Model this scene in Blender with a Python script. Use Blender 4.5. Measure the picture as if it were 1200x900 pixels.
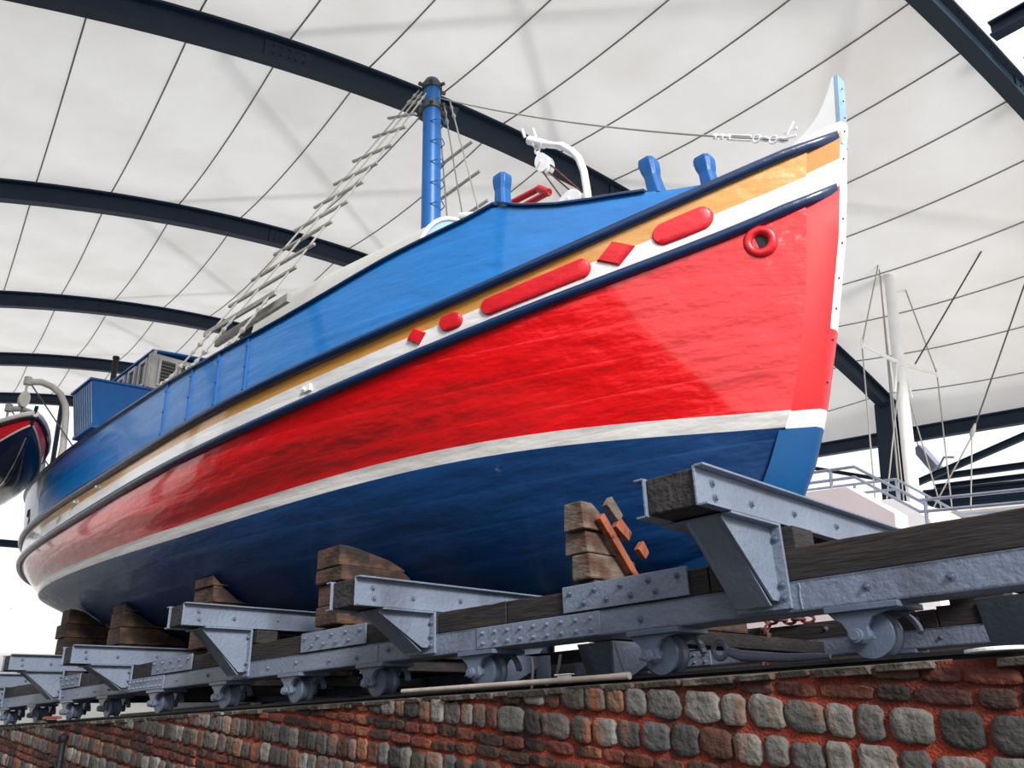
import bpy, bmesh, math, random
import numpy as np
from mathutils import Matrix, Vector, Euler
random.seed(7)
for o in list(bpy.data.objects): bpy.data.objects.remove(o)
# ---------------------------------------------------------------- frame of reference
# The slipway falls towards the stern by TILT. Everything on it is measured in the slipway's own
# axes (x along the keel, y across, z square to the rails) in units of U metres, then turned level.
U = 5.0; EYE = 3.4; TILT = 0.12544
_th, _al = -0.16087, -TILT
_a = Vector((math.cos(_th) * math.cos(_al), math.sin(_th) * math.cos(_al), math.sin(_al))); _t = Vector((-math.sin(_th), math.cos(_th), 0))
Q = _a.cross(_t).rotation_difference(Vector((0, 0, 1))).to_matrix().to_4x4()
BASE = Matrix.Translation((0, 0, EYE)) @ Q
def W(p): return BASE @ (Vector(p) * U)
# ---------------------------------------------------------------- camera
sc = bpy.context.scene
cam_d = bpy.data.cameras.new('camera'); cam = bpy.data.objects.new('camera', cam_d)
sc.collection.objects.link(cam); sc.camera = cam
cam_d.sensor_width = 36; cam_d.lens = 28.8; cam_d.clip_start = .05; cam_d.clip_end = 2000
RC = Matrix(((0.70251735, 0.29316589, 0.64847755), (0.71099818, -0.24964097, -0.65738951), (-0.03083762, 0.9228939, -0.38381753))).to_4x4()
cam.matrix_world = BASE @ RC
# ---------------------------------------------------------------- light
w = bpy.data.worlds.new('overcast_sky'); sc.world = w; w.use_nodes = True
nt = w.node_tree; bg = nt.nodes['Background']
tc = nt.nodes.new('ShaderNodeTexCoord'); nz = nt.nodes.new('ShaderNodeTexNoise'); nz.inputs['Scale'].default_value = 2.2; nz.inputs['Detail'].default_value = 4
cr = nt.nodes.new('ShaderNodeValToRGB'); cr.color_ramp.elements[0].position = .3; cr.color_ramp.elements[0].color = (.80, .83, .88, 1)
cr.color_ramp.elements[1].position = .6; cr.color_ramp.elements[1].color = (.97, .98, 1, 1)
nt.links.new(tc.outputs['Generated'], nz.inputs['Vector']); nt.links.new(nz.outputs['Fac'], cr.inputs['Fac']); nt.links.new(cr.outputs['Color'], bg.inputs['Color'])
bg.inputs['Strength'].default_value = 1.25
sun_d = bpy.data.lights.new('hazy_sun', 'SUN'); sun_d.energy = 4.3; sun_d.angle = math.radians(16); sun_d.color = (1, .97, .93)
sun = bpy.data.objects.new('hazy_sun', sun_d); sc.collection.objects.link(sun)
SUN_AZ = math.radians(-22); SUN_EL = math.radians(36)
sdir = Vector((math.cos(SUN_AZ) * math.cos(SUN_EL), math.sin(SUN_AZ) * math.cos(SUN_EL), math.sin(SUN_EL)))
sun.rotation_euler = sdir.to_track_quat('Z', 'Y').to_euler(); sun.location = (20, -20, 30)
sc.view_settings.view_transform = 'Standard'; sc.view_settings.look = 'None'
sc.view_settings.exposure = -0.05; sc.view_settings.gamma = 1; sc.view_settings.use_curve_mapping = False
# ---------------------------------------------------------------- materials
def lin(c):
    return tuple(((x / 255) / 12.92 if x / 255 <= .04045 else ((x / 255 + .055) / 1.055) ** 2.4) for x in c) + (1,)
def mat(name, rgb, rough=.5, metal=0, var=.12, vscale=3., bump=.0, bscale=8., stretch=(1, 1, 1), rgb2=None, mask=(.5, .7), mscale=2., mstretch=(1, 1, 1), coat=0, spec=.5, attr=False, detail=5, coat_ior=1.5):
    m = bpy.data.materials.new(name); m.use_nodes = True; n = m.node_tree; L = n.links
    b = n.nodes['Principled BSDF']; b.inputs['Roughness'].default_value = rough; b.inputs['Metallic'].default_value = metal
    b.inputs['Coat Weight'].default_value = coat; b.inputs['Coat Roughness'].default_value = .12; b.inputs['Coat IOR'].default_value = coat_ior; b.inputs['Specular IOR Level'].default_value = spec
    t = n.nodes.new('ShaderNodeTexCoord')
    def noise(scale, st, det=detail):
        mp = n.nodes.new('ShaderNodeMapping'); mp.inputs['Scale'].default_value = st; L.new(t.outputs['Object'], mp.inputs['Vector'])
        z = n.nodes.new('ShaderNodeTexNoise'); z.inputs['Scale'].default_value = scale; z.inputs['Detail'].default_value = det; L.new(mp.outputs['Vector'], z.inputs['Vector']); return z.outputs['Fac']
    if attr:
        a = n.nodes.new('ShaderNodeVertexColor'); a.layer_name = 'Col'; base = a.outputs['Color']
    else:
        c = n.nodes.new('ShaderNodeRGB'); c.outputs[0].default_value = lin(rgb); base = c.outputs[0]
    if rgb2 is not None:
        r = n.nodes.new('ShaderNodeMapRange'); r.inputs['From Min'].default_value = mask[0]; r.inputs['From Max'].default_value = mask[1]
        L.new(noise(mscale, mstretch), r.inputs['Value'])
        mx = n.nodes.new('ShaderNodeMix'); mx.data_type = 'RGBA'; L.new(r.outputs['Result'], mx.inputs['Factor']); L.new(base, mx.inputs[6]); mx.inputs[7].default_value = lin(rgb2); base = mx.outputs[2]
    r = n.nodes.new('ShaderNodeMapRange'); r.inputs['From Min'].default_value = .3; r.inputs['From Max'].default_value = .7; r.inputs['To Min'].default_value = 1 - var; r.inputs['To Max'].default_value = 1 + var
    L.new(noise(vscale, stretch), r.inputs['Value'])
    hv = n.nodes.new('ShaderNodeHueSaturation'); L.new(base, hv.inputs['Color']); L.new(r.outputs['Result'], hv.inputs['Value']); L.new(hv.outputs['Color'], b.inputs['Base Color'])
    if bump:
        bp = n.nodes.new('ShaderNodeBump'); bp.inputs['Strength'].default_value = bump; bp.inputs['Distance'].default_value = .03
        L.new(noise(bscale, stretch), bp.inputs['Height']); L.new(bp.outputs['Normal'], b.inputs['Normal'])
    return m
def hullmat(name, rgb, wear_glare=None, wear_glare_at=(-12, -19), rough=.3, bump=.35, coat=.7, **k):
    """gloss paint over long planks; wear patches, with sky glare painted in on red and navy, get commoner towards the stern"""
    m = mat(name, rgb, rough, 0, .07, 2.5, 0, 1, (.25, 1, 2.2), coat=coat, coat_ior=1.75, **k); n = m.node_tree; L = n.links; b = n.nodes['Principled BSDF']
    t = n.nodes.new('ShaderNodeTexCoord')
    def nz(scale, st, det=4):
        mp = n.nodes.new('ShaderNodeMapping'); mp.inputs['Scale'].default_value = st; L.new(t.outputs['Object'], mp.inputs['Vector'])
        z = n.nodes.new('ShaderNodeTexNoise'); z.inputs['Scale'].default_value = scale; z.inputs['Detail'].default_value = det; L.new(mp.outputs['Vector'], z.inputs['Vector']); return z.outputs['Fac']
    def math_(op, a, bb):
        q = n.nodes.new('ShaderNodeMath'); q.operation = op
        for i, v in enumerate((a, bb)):
            if isinstance(v, (int, float)): q.inputs[i].default_value = v
            else: L.new(v, q.inputs[i])
        return q.outputs[0]
    # hand-faired planks: long low swells + thin plank edges
    b.inputs['Coat Roughness'].default_value = .06; fine = nz(5.5, (.5, 1, 1.1), 3); swell = nz(1.1, (.28, 1, 1.6), 2); rip = nz(3.6, (.20, 1, 1.5), 3)
    wv = n.nodes.new('ShaderNodeTexWave'); wv.wave_type = 'BANDS'; wv.bands_direction = 'Z'; wv.wave_profile = 'SAW'; wv.inputs['Scale'].default_value = .95; wv.inputs['Distortion'].default_value = 1.2; wv.inputs['Detail'].default_value = 0; wv.inputs['Detail Scale'].default_value = .3
    L.new(t.outputs['Object'], wv.inputs['Vector'])
    edge = math_('POWER', wv.outputs['Fac'], 14.)
    h = math_('ADD', math_('MULTIPLY', swell, 2.2), math_('ADD', math_('ADD', math_('MULTIPLY', rip, 1.1), math_('MULTIPLY', fine, .75)), math_('MULTIPLY', edge, -.3)))
    bp = n.nodes.new('ShaderNodeBump'); bp.inputs['Strength'].default_value = bump; bp.inputs['Distance'].default_value = .06; L.new(h, bp.inputs['Height']); L.new(bp.outputs['Normal'], b.inputs['Normal'])
    if wear_glare:
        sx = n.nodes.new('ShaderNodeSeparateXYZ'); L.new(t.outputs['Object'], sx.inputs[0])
        r = n.nodes.new('ShaderNodeMapRange'); r.inputs['From Min'].default_value = wear_glare_at[0]; r.inputs['From Max'].default_value = wear_glare_at[1]; r.inputs['To Min'].default_value = -.28; r.inputs['To Max'].default_value = .18
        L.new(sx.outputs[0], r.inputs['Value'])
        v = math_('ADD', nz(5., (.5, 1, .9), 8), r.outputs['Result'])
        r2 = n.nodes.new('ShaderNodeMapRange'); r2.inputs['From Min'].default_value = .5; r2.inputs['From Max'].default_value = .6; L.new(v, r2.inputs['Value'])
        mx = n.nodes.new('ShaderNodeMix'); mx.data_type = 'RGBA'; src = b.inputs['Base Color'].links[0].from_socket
        L.new(r2.outputs['Result'], mx.inputs['Factor']); L.new(src, mx.inputs[6]); mx.inputs[7].default_value = lin(wear_glare); L.new(mx.outputs[2], b.inputs['Base Color'])
    return m
M = {}
M['blue'] = hullmat('bulwark_blue_paint', (0, 114, 192), bump=.35, coat=.4)
M['orange'] = hullmat('ochre_paint', (222, 160, 78), wear_glare=(172, 160, 148), wear_glare_at=(0, -8))
M['white'] = hullmat('white_paint', (238, 238, 238), wear_glare=(164, 162, 160), wear_glare_at=(0, -8))
M['red'] = hullmat('red_paint', (236, 14, 22), wear_glare=(196, 156, 154), wear_glare_at=(1, -9), bump=.6)  # pale stern patches paint in sky reflections as well as wear
M['wl'] = hullmat('boot_top_white', (226, 224, 222), wear_glare=(160, 156, 152), wear_glare_at=(0, -11))
M['navy'] = hullmat('antifouling_blue', (0, 58, 112), wear_glare=(150, 158, 170), wear_glare_at=(-4, -9.5), rough=.5, coat=.15)  # pale stern patches: wear plus painted-in reflections on the underside
M['cheekred'] = mat('stem_cheek_red', (222, 22, 30), .5, 0, .08, 3, .1, 6, (.6, 1, .4), coat=.1)
M['cheekochre'] = mat('stem_cheek_ochre', (208, 142, 62), .5, 0, .06, 3, .1, 6)
M['cheeknavy'] = mat('stem_cheek_navy', (4, 84, 142), .5, 0, .08, 3, .1, 6)
M['rail'] = mat('navy_rail_paint', (8, 46, 88), .3, 0, .15, 4, .25, 9, (.4, 1, 1), coat=.3)
M['pill'] = mat('relief_red_paint', (226, 34, 46), .35, 0, .1, 6, .3, 12, (.4, 1, 1), coat=.2)
M['bluep'] = mat('blue_paint', (0, 92, 164), .4, 0, .1, 4, .1, 10)
M['bluel'] = mat('pale_blue_paint', (152, 186, 214), .5)
M['whitep'] = mat('white_gloss_paint', (248, 249, 250), .35, 0, .04, 3, .05, 10)
M['greyw'] = mat('weathered_white', (196, 192, 186), .6, 0, .12, 6, .1, 12)
M['canvas'] = mat('canvas_cover', (196, 196, 192), .85, 0, .05, 2, .15, 3)
M['glass'] = mat('dim_window_glass', (52, 56, 56), .12, 0, .1, 2, .0, 1, (.3, 1, 4))
M['black'] = mat('soot_and_hole_black', (28, 28, 30), .7)  # soot of the stack; also painted dark for hawse and scupper openings
M['steelb'] = mat('cradle_blue_grey_paint', (114, 125, 144), .42, 0, .13, 2.2, .35, 26, rgb2=(84, 90, 102), mask=(.56, .74), mscale=1.4, mstretch=(1.5, 1, .25), coat=.1)
M['steelw'] = mat('wheel_blue_grey_paint', (92, 104, 124), .35, 0, .12, 5, .15, 20, coat=.2)
M['timber'] = mat('tarred_timber', (36, 33, 34), .75, 0, .35, 5, .5, 14, (.35, 1, 3), rgb2=(58, 48, 42), mask=(.52, .75), mscale=3, mstretch=(.5, 1, 3))
M['endgrain'] = mat('timber_end_grain', (48, 46, 48), .85, 0, .4, 9, .9, 22)
M['block'] = mat('old_block_timber', (106, 94, 84), .85, 0, .35, 4, .6, 12, (1, .6, 2.5), rgb2=(78, 52, 40), mask=(.48, .62), mscale=3.5)
M['blockr'] = mat('rusty_block_timber', (78, 56, 44), .85, 0, .4, 5, .6, 14, (1, .6, 2), rgb2=(44, 34, 30), mask=(.46, .6), mscale=4)
M['wedge'] = mat('orange_wedge_wood', (140, 76, 48), .7, 0, .3, 8, .6, 16, (1, 1, .4), rgb2=(96, 44, 30), mask=(.55, .62), mscale=9)
M['louvre'] = mat('grey_louvre_slat', (96, 98, 96), .6)
M['rust'] = mat('rusted_iron', (112, 62, 48), .85, 0, .4, 14, .5, 30)
M['railiron'] = mat('dark_rail_iron', (20, 22, 26), .6, .1, .2, 8, .1, 20)
M['roofsteel'] = mat('navy_roof_steel', (12, 34, 54), .55, 0, .12, 1.2, spec=.3)
M['seam'] = mat('weld_seam_shadow', (138, 138, 138), .9)  # welded seams, their shadow painted as grey lines
M['wire'] = mat('galvanised_wire', (170, 168, 162), .5, .4)
M['darkwire'] = mat('dark_wire_rope', (84, 82, 80), .6, .3)
M['ratline'] = mat('weathered_ratline_batten', (150, 149, 144), .8, 0, .2, 9, .2, 20)
M['redp'] = mat('windlass_red', (190, 30, 40), .4)
M['dred'] = mat('dinghy_red', (186, 22, 32), .35, 0, .1, 4, .1, 8, coat=.3)
M['dnavy'] = mat('dinghy_navy', (18, 28, 50), .22, 0, .2, 3, .2, 6, coat=.5)
M['concrete'] = mat('slipway_concrete', (58, 54, 52), .9, 0, .25, 1.5, .4, 9)
M['lightcut'] = mat('dark_light_cut', (62, 60, 58), .9, 0, .2, 1.2, .3, 9)  # dark colour of the unseen slab and wall added to cut light
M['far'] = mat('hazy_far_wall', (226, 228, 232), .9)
M['quay'] = mat('pale_quay', (200, 198, 194), .85, 0, .06, .3)
M['plank'] = mat('pale_deck_planks', (196, 184, 170), .7, 0, .1, 2)
M['stairw'] = mat('pinkish_white_render', (242, 228, 231), .8, 0, .03, 1.2)
M['railing'] = mat('grey_blue_railing', (134, 144, 162), .35, .2)
M['pipe'] = mat('old_plastic_conduit', (176, 164, 154), .55, 0, .2, 8)
M['mortar'] = mat('red_mortar', (150, 58, 38), .92, 0, .4, 7, .9, 60, rgb2=(56, 38, 34), mask=(.46, .62), mscale=2.2, mstretch=(1, 1, .35), detail=9)
M['stone'] = mat('wall_stone', (130, 130, 126), .82, 0, .34, 6, .8, 22, attr=True, rgb2=(134, 82, 56), mask=(.54, .70), mscale=3.5, mstretch=(1.6, 1, .25), detail=8)
M['coping'] = mat('slate_coping', (72, 67, 61), .85, 0, .35, 6, .7, 22, rgb2=(118, 110, 100), mask=(.56, .66), mscale=5)
mm = bpy.data.materials.new('roof_membrane'); mm.use_nodes = True; n = mm.node_tree; n.nodes.clear()
out = n.nodes.new('ShaderNodeOutputMaterial'); df = n.nodes.new('ShaderNodeBsdfDiffuse'); tl = n.nodes.new('ShaderNodeBsdfTranslucent'); ms = n.nodes.new('ShaderNodeMixShader')
tcn = n.nodes.new('ShaderNodeTexCoord'); nn = n.nodes.new('ShaderNodeTexNoise'); nn.inputs['Scale'].default_value = .35; nn.inputs['Detail'].default_value = 5
rr = n.nodes.new('ShaderNodeValToRGB'); rr.color_ramp.elements[0].position = .3; rr.color_ramp.elements[0].color = (.69, .68, .665, 1); rr.color_ramp.elements[1].position = .6; rr.color_ramp.elements[1].color = (.78, .78, .775, 1)
n.links.new(tcn.outputs['Object'], nn.inputs['Vector']); n.links.new(nn.outputs['Fac'], rr.inputs['Fac'])
for s in (df, tl): n.links.new(rr.outputs['Color'], s.inputs['Color'])
ms.inputs['Fac'].default_value = .36; n.links.new(df.outputs[0], ms.inputs[1]); n.links.new(tl.outputs[0], ms.inputs[2]); n.links.new(ms.outputs[0], out.inputs['Surface'])
M['membrane'] = mm
# ---------------------------------------------------------------- mesh helpers
V3 = Vector
class MB:
    def __init__(s): s.v = []; s.f = []; s.m = []; s.col = []
    def add(s, vs, fs, m=0):
        o = len(s.v); s.v += [tuple(x) for x in vs]; s.f += [tuple(i + o for i in f) for f in fs]; s.m += [m] * len(fs) if isinstance(m, int) else list(m); return o
    def hexa(s, b, t, m=0):   # 4 bottom points, 4 top points
        s.add(list(b) + list(t), [(3, 2, 1, 0), (4, 5, 6, 7), (0, 1, 5, 4), (1, 2, 6, 5), (2, 3, 7, 6), (3, 0, 4, 7)], m); return s
    def box(s, x0, x1, y0, y1, z0, z1, m=0):
        return s.hexa([(x0, y0, z0), (x1, y0, z0), (x1, y1, z0), (x0, y1, z0)], [(x0, y0, z1), (x1, y0, z1), (x1, y1, z1), (x0, y1, z1)], m)
    def prism(s, pts, d, m=0):
        n = len(pts); d = V3(d); a = [V3(p) for p in pts]
        s.add(a + [p + d for p in a], [tuple(range(n))[::-1], tuple(range(n, 2 * n))] + [(i, (i + 1) % n, (i + 1) % n + n, i + n) for i in range(n)], m); return s
    def tube(s, path, r, k=8, m=0, flat=1., cap=True):
        path = [V3(p) for p in path]; n = len(path); rs = r if isinstance(r, (list, tuple)) else [r] * n
        vs = []; up = None
        for i, p in enumerate(path):
            t = (path[min(i + 1, n - 1)] - path[max(i - 1, 0)]).normalized()
            if up is None: up = t.orthogonal().normalized()
            up = (up - t * up.dot(t)).normalized(); sd = t.cross(up)
            for j in range(k):
                a = 2 * math.pi * j / k; vs.append(p + (up * math.cos(a) + sd * math.sin(a) * flat) * rs[i])
        fs = [(i * k + j, i * k + (j + 1) % k, (i + 1) * k + (j + 1) % k, (i + 1) * k + j) for i in range(n - 1) for j in range(k)]
        if cap: fs += [tuple(range(k))[::-1], tuple(range((n - 1) * k, n * k))]
        s.add(vs, fs, m); return s
    def loft(s, secs, m=0, closed=True, cap=True):
        k = len(secs[0]); n = len(secs)
        fs = [(i * k + j, i * k + (j + 1) % k, (i + 1) * k + (j + 1) % k, (i + 1) * k + j) for i in range(n - 1) for j in range(k if closed else k - 1)]
        if cap and closed: fs += [tuple(range(k))[::-1], tuple(range((n - 1) * k, n * k))]
        s.add([p for q in secs for p in q], fs, m); return s
    def disc(s, c, ax, r, h, k=16, m=0, r2=None):
        c = V3(c); ax = V3(ax).normalized(); return s.tube([c, c + ax * h], [r, r if r2 is None else r2], k, m)
    def torus(s, c, ax, R, r, k=20, q=8, m=0):
        c = V3(c); ax = V3(ax).normalized(); e = ax.orthogonal().normalized(); g = ax.cross(e); vs = []
        for i in range(k):
            a = 2 * math.pi * i / k; d = e * math.cos(a) + g * math.sin(a)
            for j in range(q):
                b = 2 * math.pi * j / q; vs.append(c + d * (R + r * math.cos(b)) + ax * r * math.sin(b))
        s.add(vs, [(i * q + j, ((i + 1) % k) * q + j, ((i + 1) % k) * q + (j + 1) % q, i * q + (j + 1) % q) for i in range(k) for j in range(q)], m); return s
    def build(s, name, mats, parent=None, bevel=0, smooth=False, fix=True):
        if not isinstance(mats, (list, tuple)): mats = [mats]
        if parent is not None: L = V3(ROOT[parent.name])
        else:
            a = np.array(s.v); L = V3(((a[:, 0].min() + a[:, 0].max()) / 2, (a[:, 1].min() + a[:, 1].max()) / 2, a[:, 2].min()))
        me = bpy.data.meshes.new(name); me.from_pydata([(V3(p) - L) * U for p in s.v], [], s.f)
        for mt in mats: me.materials.append(M[mt] if isinstance(mt, str) else mt)
        me.polygons.foreach_set('material_index', s.m)
        if s.col:
            ca = me.color_attributes.new('Col', 'FLOAT_COLOR', 'POINT'); ca.data.foreach_set('color', [x for c in s.col for x in c])
        if fix:
            bm = bmesh.new(); bm.from_mesh(me); bmesh.ops.recalc_face_normals(bm, faces=bm.faces); bm.to_mesh(me); bm.free()
        if smooth: me.polygons.foreach_set('use_smooth', [True] * len(me.polygons)); 
        me.update()
        o = bpy.data.objects.new(name, me); sc.collection.objects.link(o)
        if smooth == 'auto':
            me.set_sharp_from_angle(angle=math.radians(38))
        if parent is not None: o.parent = parent
        else: o.matrix_world = BASE @ Matrix.Translation(L * U)
        ROOT[o.name] = tuple(L)
        if bevel:
            b = o.modifiers.new('edge', 'BEVEL'); b.width = bevel; b.segments = 2; b.limit_method = 'ANGLE'
        return o
ROOT = {}
def tag(o, label=None, cat=None, group=None, kind=None):
    if label: o['label'] = label
    if cat: o['category'] = cat
    if group: o['group'] = group
    if kind: o['kind'] = kind
    return o
def thing(name, label, cat, L, group=None):
    o = bpy.data.objects.new(name, None); sc.collection.objects.link(o); o.empty_display_size = .2
    o.matrix_world = BASE @ Matrix.Translation(V3(L) * U); ROOT[o.name] = tuple(L); return tag(o, label, cat, group)
def inst(src, parent, p, name=None):
    """another mesh sharing src's data, placed at p (src was modelled about the origin)"""
    o = bpy.data.objects.new(name or src.name.split('.')[0], src if isinstance(src, bpy.types.Mesh) else src.data); sc.collection.objects.link(o)
    o.parent = parent; o.location = (V3(p) - V3(ROOT[parent.name])) * U; ROOT[o.name] = ROOT[parent.name]; return o
def protomesh(name, mb, m, smooth=False):
    me = bpy.data.meshes.new(name); me.from_pydata([V3(p) * U for p in mb.v], [], mb.f); me.materials.append(M[m])
    bm = bmesh.new(); bm.from_mesh(me); bmesh.ops.recalc_face_normals(bm, faces=bm.faces); bm.to_mesh(me); bm.free()
    if smooth: me.polygons.foreach_set('use_smooth', [True] * len(me.polygons))
    return me
def struct(name, mb, m, label=None, **k): return tag(mb.build(name, m, **k), label, None, None, 'structure')
def lerp(a, b, t): return a + (b - a) * t
def V(*a): return V3(a)
# ================================================================ ROOF (the level frame of the shed)
TH = -0.16087; AL = -0.12543
AX = V(math.cos(TH) * math.cos(AL), math.sin(TH) * math.cos(AL), math.sin(AL)); TX = V(-math.sin(TH), math.cos(TH), 0); UX = AX.cross(TX)
def RF(c, t, u): return AX * c + TX * t + UX * u
def arch_u(t): return -35.1847 + math.sqrt(max(0, 17.8212 ** 2 - (t - 1.9469) ** 2)) / .47346
CS = [-1.283, -3.2, -5.14, -7.238, -9.224, -11.163]
T0, T1 = -1.85, 5.68
DEP = .125
GROUND = -EYE / U                     # level of the quay in the level frame
NT = 44
for k, c in enumerate(CS):
    ts = [lerp(T0, T1, i / NT) for i in range(NT + 1)]
    mb = MB(); fw = .034
    prof = [(-fw, 0), (fw, 0), (fw, .012), (.009, .02), (.009, DEP - .02), (fw, DEP - .012), (fw, DEP), (-fw, DEP), (-fw, DEP - .012), (-.009, DEP - .02), (-.009, .02), (-fw, .012)]
    mb.loft([[RF(c + a, t, arch_u(t) + b) for a, b in prof] for t in ts])
    for side in (-1, 1):               # bolt rows under the flange lip and splice plates
        for t in (.9, 2.95) if k % 2 else (1.6, 3.6):
            mb.hexa([RF(c + side * .012, t - .11, arch_u(t - .11) + .02), RF(c + side * .016, t - .11, arch_u(t - .11) + .02), RF(c + side * .016, t + .11, arch_u(t + .11) + .02), RF(c + side * .012, t + .11, arch_u(t + .11) + .02)],
                    [RF(c + side * .012, t - .11, arch_u(t - .11) + .1), RF(c + side * .016, t - .11, arch_u(t - .11) + .1), RF(c + side * .016, t + .11, arch_u(t + .11) + .1), RF(c + side * .012, t + .11, arch_u(t + .11) + .1)])
            for q in range(10):
                tt = t + (q % 5 - 2) * .035; mb.disc(RF(c + side * .016, tt, arch_u(tt) + (.04 if q < 5 else .08)), AX * side, .006, .005, 6)
        for q in range(56):
            tt = lerp(T0 + .2, T1 - .2, q / 55); mb.disc(RF(c + side * .024, tt, arch_u(tt) + DEP - .016), -UX, .004, .005, 5)
    struct('roof_arch', mb, 'roofsteel', smooth='auto')
    for t in (T0 + .08, T1 - .08):      # columns
        mb = MB(); top = arch_u(t) + .06
        pr = [(-.07, -.06), (.07, -.06), (.07, -.045), (.012, -.045), (.012, .045), (.07, .045), (.07, .06), (-.07, .06), (-.07, .045), (-.012, .045), (-.012, -.045), (-.07, -.045)]
        mb.loft([[RF(c + a, t + b, u) for a, b in pr] for u in (GROUND, top)])
        struct('roof_column', mb, 'roofsteel')
# membrane bays with their welded seams
for k in range(5):
    c0, c1 = CS[k], CS[k + 1]; mb = MB(); NS = 12; nt_ = 60
    def mem(s, t):
        sag = .06 * 4 * s * (1 - s)
        if t > T1 + .03: return RF(lerp(c0, c1, s), T1 + .03, 1.52)
        if t < T0 - .06: return RF(lerp(c0, c1, s), T0 - .06, 1.52)
        return RF(lerp(c0, c1, s), t, arch_u(t) + DEP + .004 - sag)
    ts = [T0 - 1] + [lerp(T0 - .05, T1 + .02, i / (nt_ - 2)) for i in range(nt_ - 1)] + [T1 + 1]
    vs = [mem(i / NS, t) for i in range(NS + 1) for t in ts]; W_ = nt_ + 1
    mb.add(vs, [(i * W_ + j, (i + 1) * W_ + j, (i + 1) * W_ + j + 1, i * W_ + j + 1) for i in range(NS) for j in range(nt_)], 0)
    q = -4
    while .11 + .39 * q < T1:
        t = .11 + .39 * q; q += 1
        if t < T0: continue
        mb.tube([mem(i / NS, t) - UX * .005 for i in range(NS + 1)], .0042, 5, 1)
    struct('ceiling' if k == 0 else 'ceiling.%03d' % k, mb, ['membrane', 'seam'], smooth=True, fix=False)
# struts carried above the membrane
mb = MB()
for k in range(5):
    c0, c1 = CS[k], CS[k + 1]
    for ta, tb in ((.6, 2.6), (2.6, .6), (2.6, 4.6), (4.6, 2.6)):
        mb.tube([RF(c0, ta, arch_u(ta) + .27), RF(c1, tb, arch_u(tb) + .27)], .016, 6)
struct('roof_strut', mb, 'roofsteel')
# eave beams, braces, far tie
def beam(a, b, wd, ht, name='eave_beam', m='roofsteel'):
    a, b = V3(a), V3(b); d = (b - a).normalized(); s = d.cross(UX).normalized(); u = s.cross(d)
    mb = MB(); pr = [(-wd, -ht), (wd, -ht), (wd, -ht * .78), (wd * .25, -ht * .7), (wd * .25, ht * .7), (wd, ht * .78), (wd, ht), (-wd, ht), (-wd, ht * .78), (-wd * .25, ht * .7), (-wd * .25, -ht * .7), (-wd, -ht * .78)]
    mb.loft([[p + s * x + u * y for x, y in pr] for p in (a, b)]); return struct(name, mb, m)
beam(RF(CS[0] + .9, 5.66, 1.475), RF(CS[5], 5.66, 1.475), .03, .05)
beam(RF(CS[0] + .9, T0, 1.475), RF(CS[5], T0, 1.475), .03, .05)
beam(RF(-3.2, 5.62, 1.07), RF(-2.0, 5.62, 1.425), .02, .02, 'eave_brace')
beam(RF(-3.2, 5.62, 1.14), RF(-4.3, 5.62, 1.45), .02, .014, 'eave_brace')
beam(RF(-3.25, 6.2, 1.255), RF(-1.5, 6.2, 1.275), .02, .022, 'outer_beam')
beam(RF(-3.25, 6.24, 1.19), RF(-1.5, 6.24, 1.20), .02, .018, 'outer_beam')
beam(RF(-3.2, 6.0, 1.055), RF(-1.4, 6.0, 1.04), .03, .07, 'outer_beam')
beam(RF(-5.2, 6.0, 1.055), RF(-3.7, 6.0, 1.04), .02, .03, 'outer_beam')
for t in (5.9,):
    for c in (-1.5, -3.3, -5.1): beam(RF(c, t + .12, GROUND), RF(c, t + .12, 1.26), .03, .03, 'outer_post')
beam(RF(-11.163, T0, .71), RF(-11.163, T1, .71), .05, .04, 'tie_beam')
mb = MB(); mb.tube([RF(-11.163, 1.10, .71), RF(-11.163, 1.03, 2.42)], .028, 8); mb.box(0, 0, 0, 0, 0, 0)
struct('roof_post', mb, 'roofsteel')
beam(RF(-1.26, 3.30, 2.55), RF(-.3, 3.30, 2.575), .03, .035, 'outrigger_beam')
beam(RF(-1.26, 3.62, 2.53), RF(-.3, 3.62, 2.55), .03, .035, 'outrigger_beam')
# quay / ground (level)
def level_slab(name, c0, c1, t0, t1, u0, u1, m):
    mb = MB(); mb.hexa([RF(c0, t0, u0), RF(c1, t0, u0), RF(c1, t1, u0), RF(c0, t1, u0)], [RF(c0, t0, u1), RF(c1, t0, u1), RF(c1, t1, u1), RF(c0, t1, u1)]); return struct(name, mb, m)
level_slab('ground', -160, 60, -80, 120, GROUND - .1, GROUND, 'quay')
mb = MB(); mb.hexa([RF(.6, -2.15, GROUND), RF(-4.6, -2.15, GROUND), RF(-4.6, -2.05, GROUND), RF(.6, -2.05, GROUND)], [RF(.6, -2.15, 1.3), RF(-4.6, -2.15, 1.3), RF(-4.6, -2.05, 1.3), RF(.6, -2.05, 1.3)]); struct('wall_light_block', mb, 'lightcut')  # unseen wall added behind the camera to darken the faces turned to it
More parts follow.
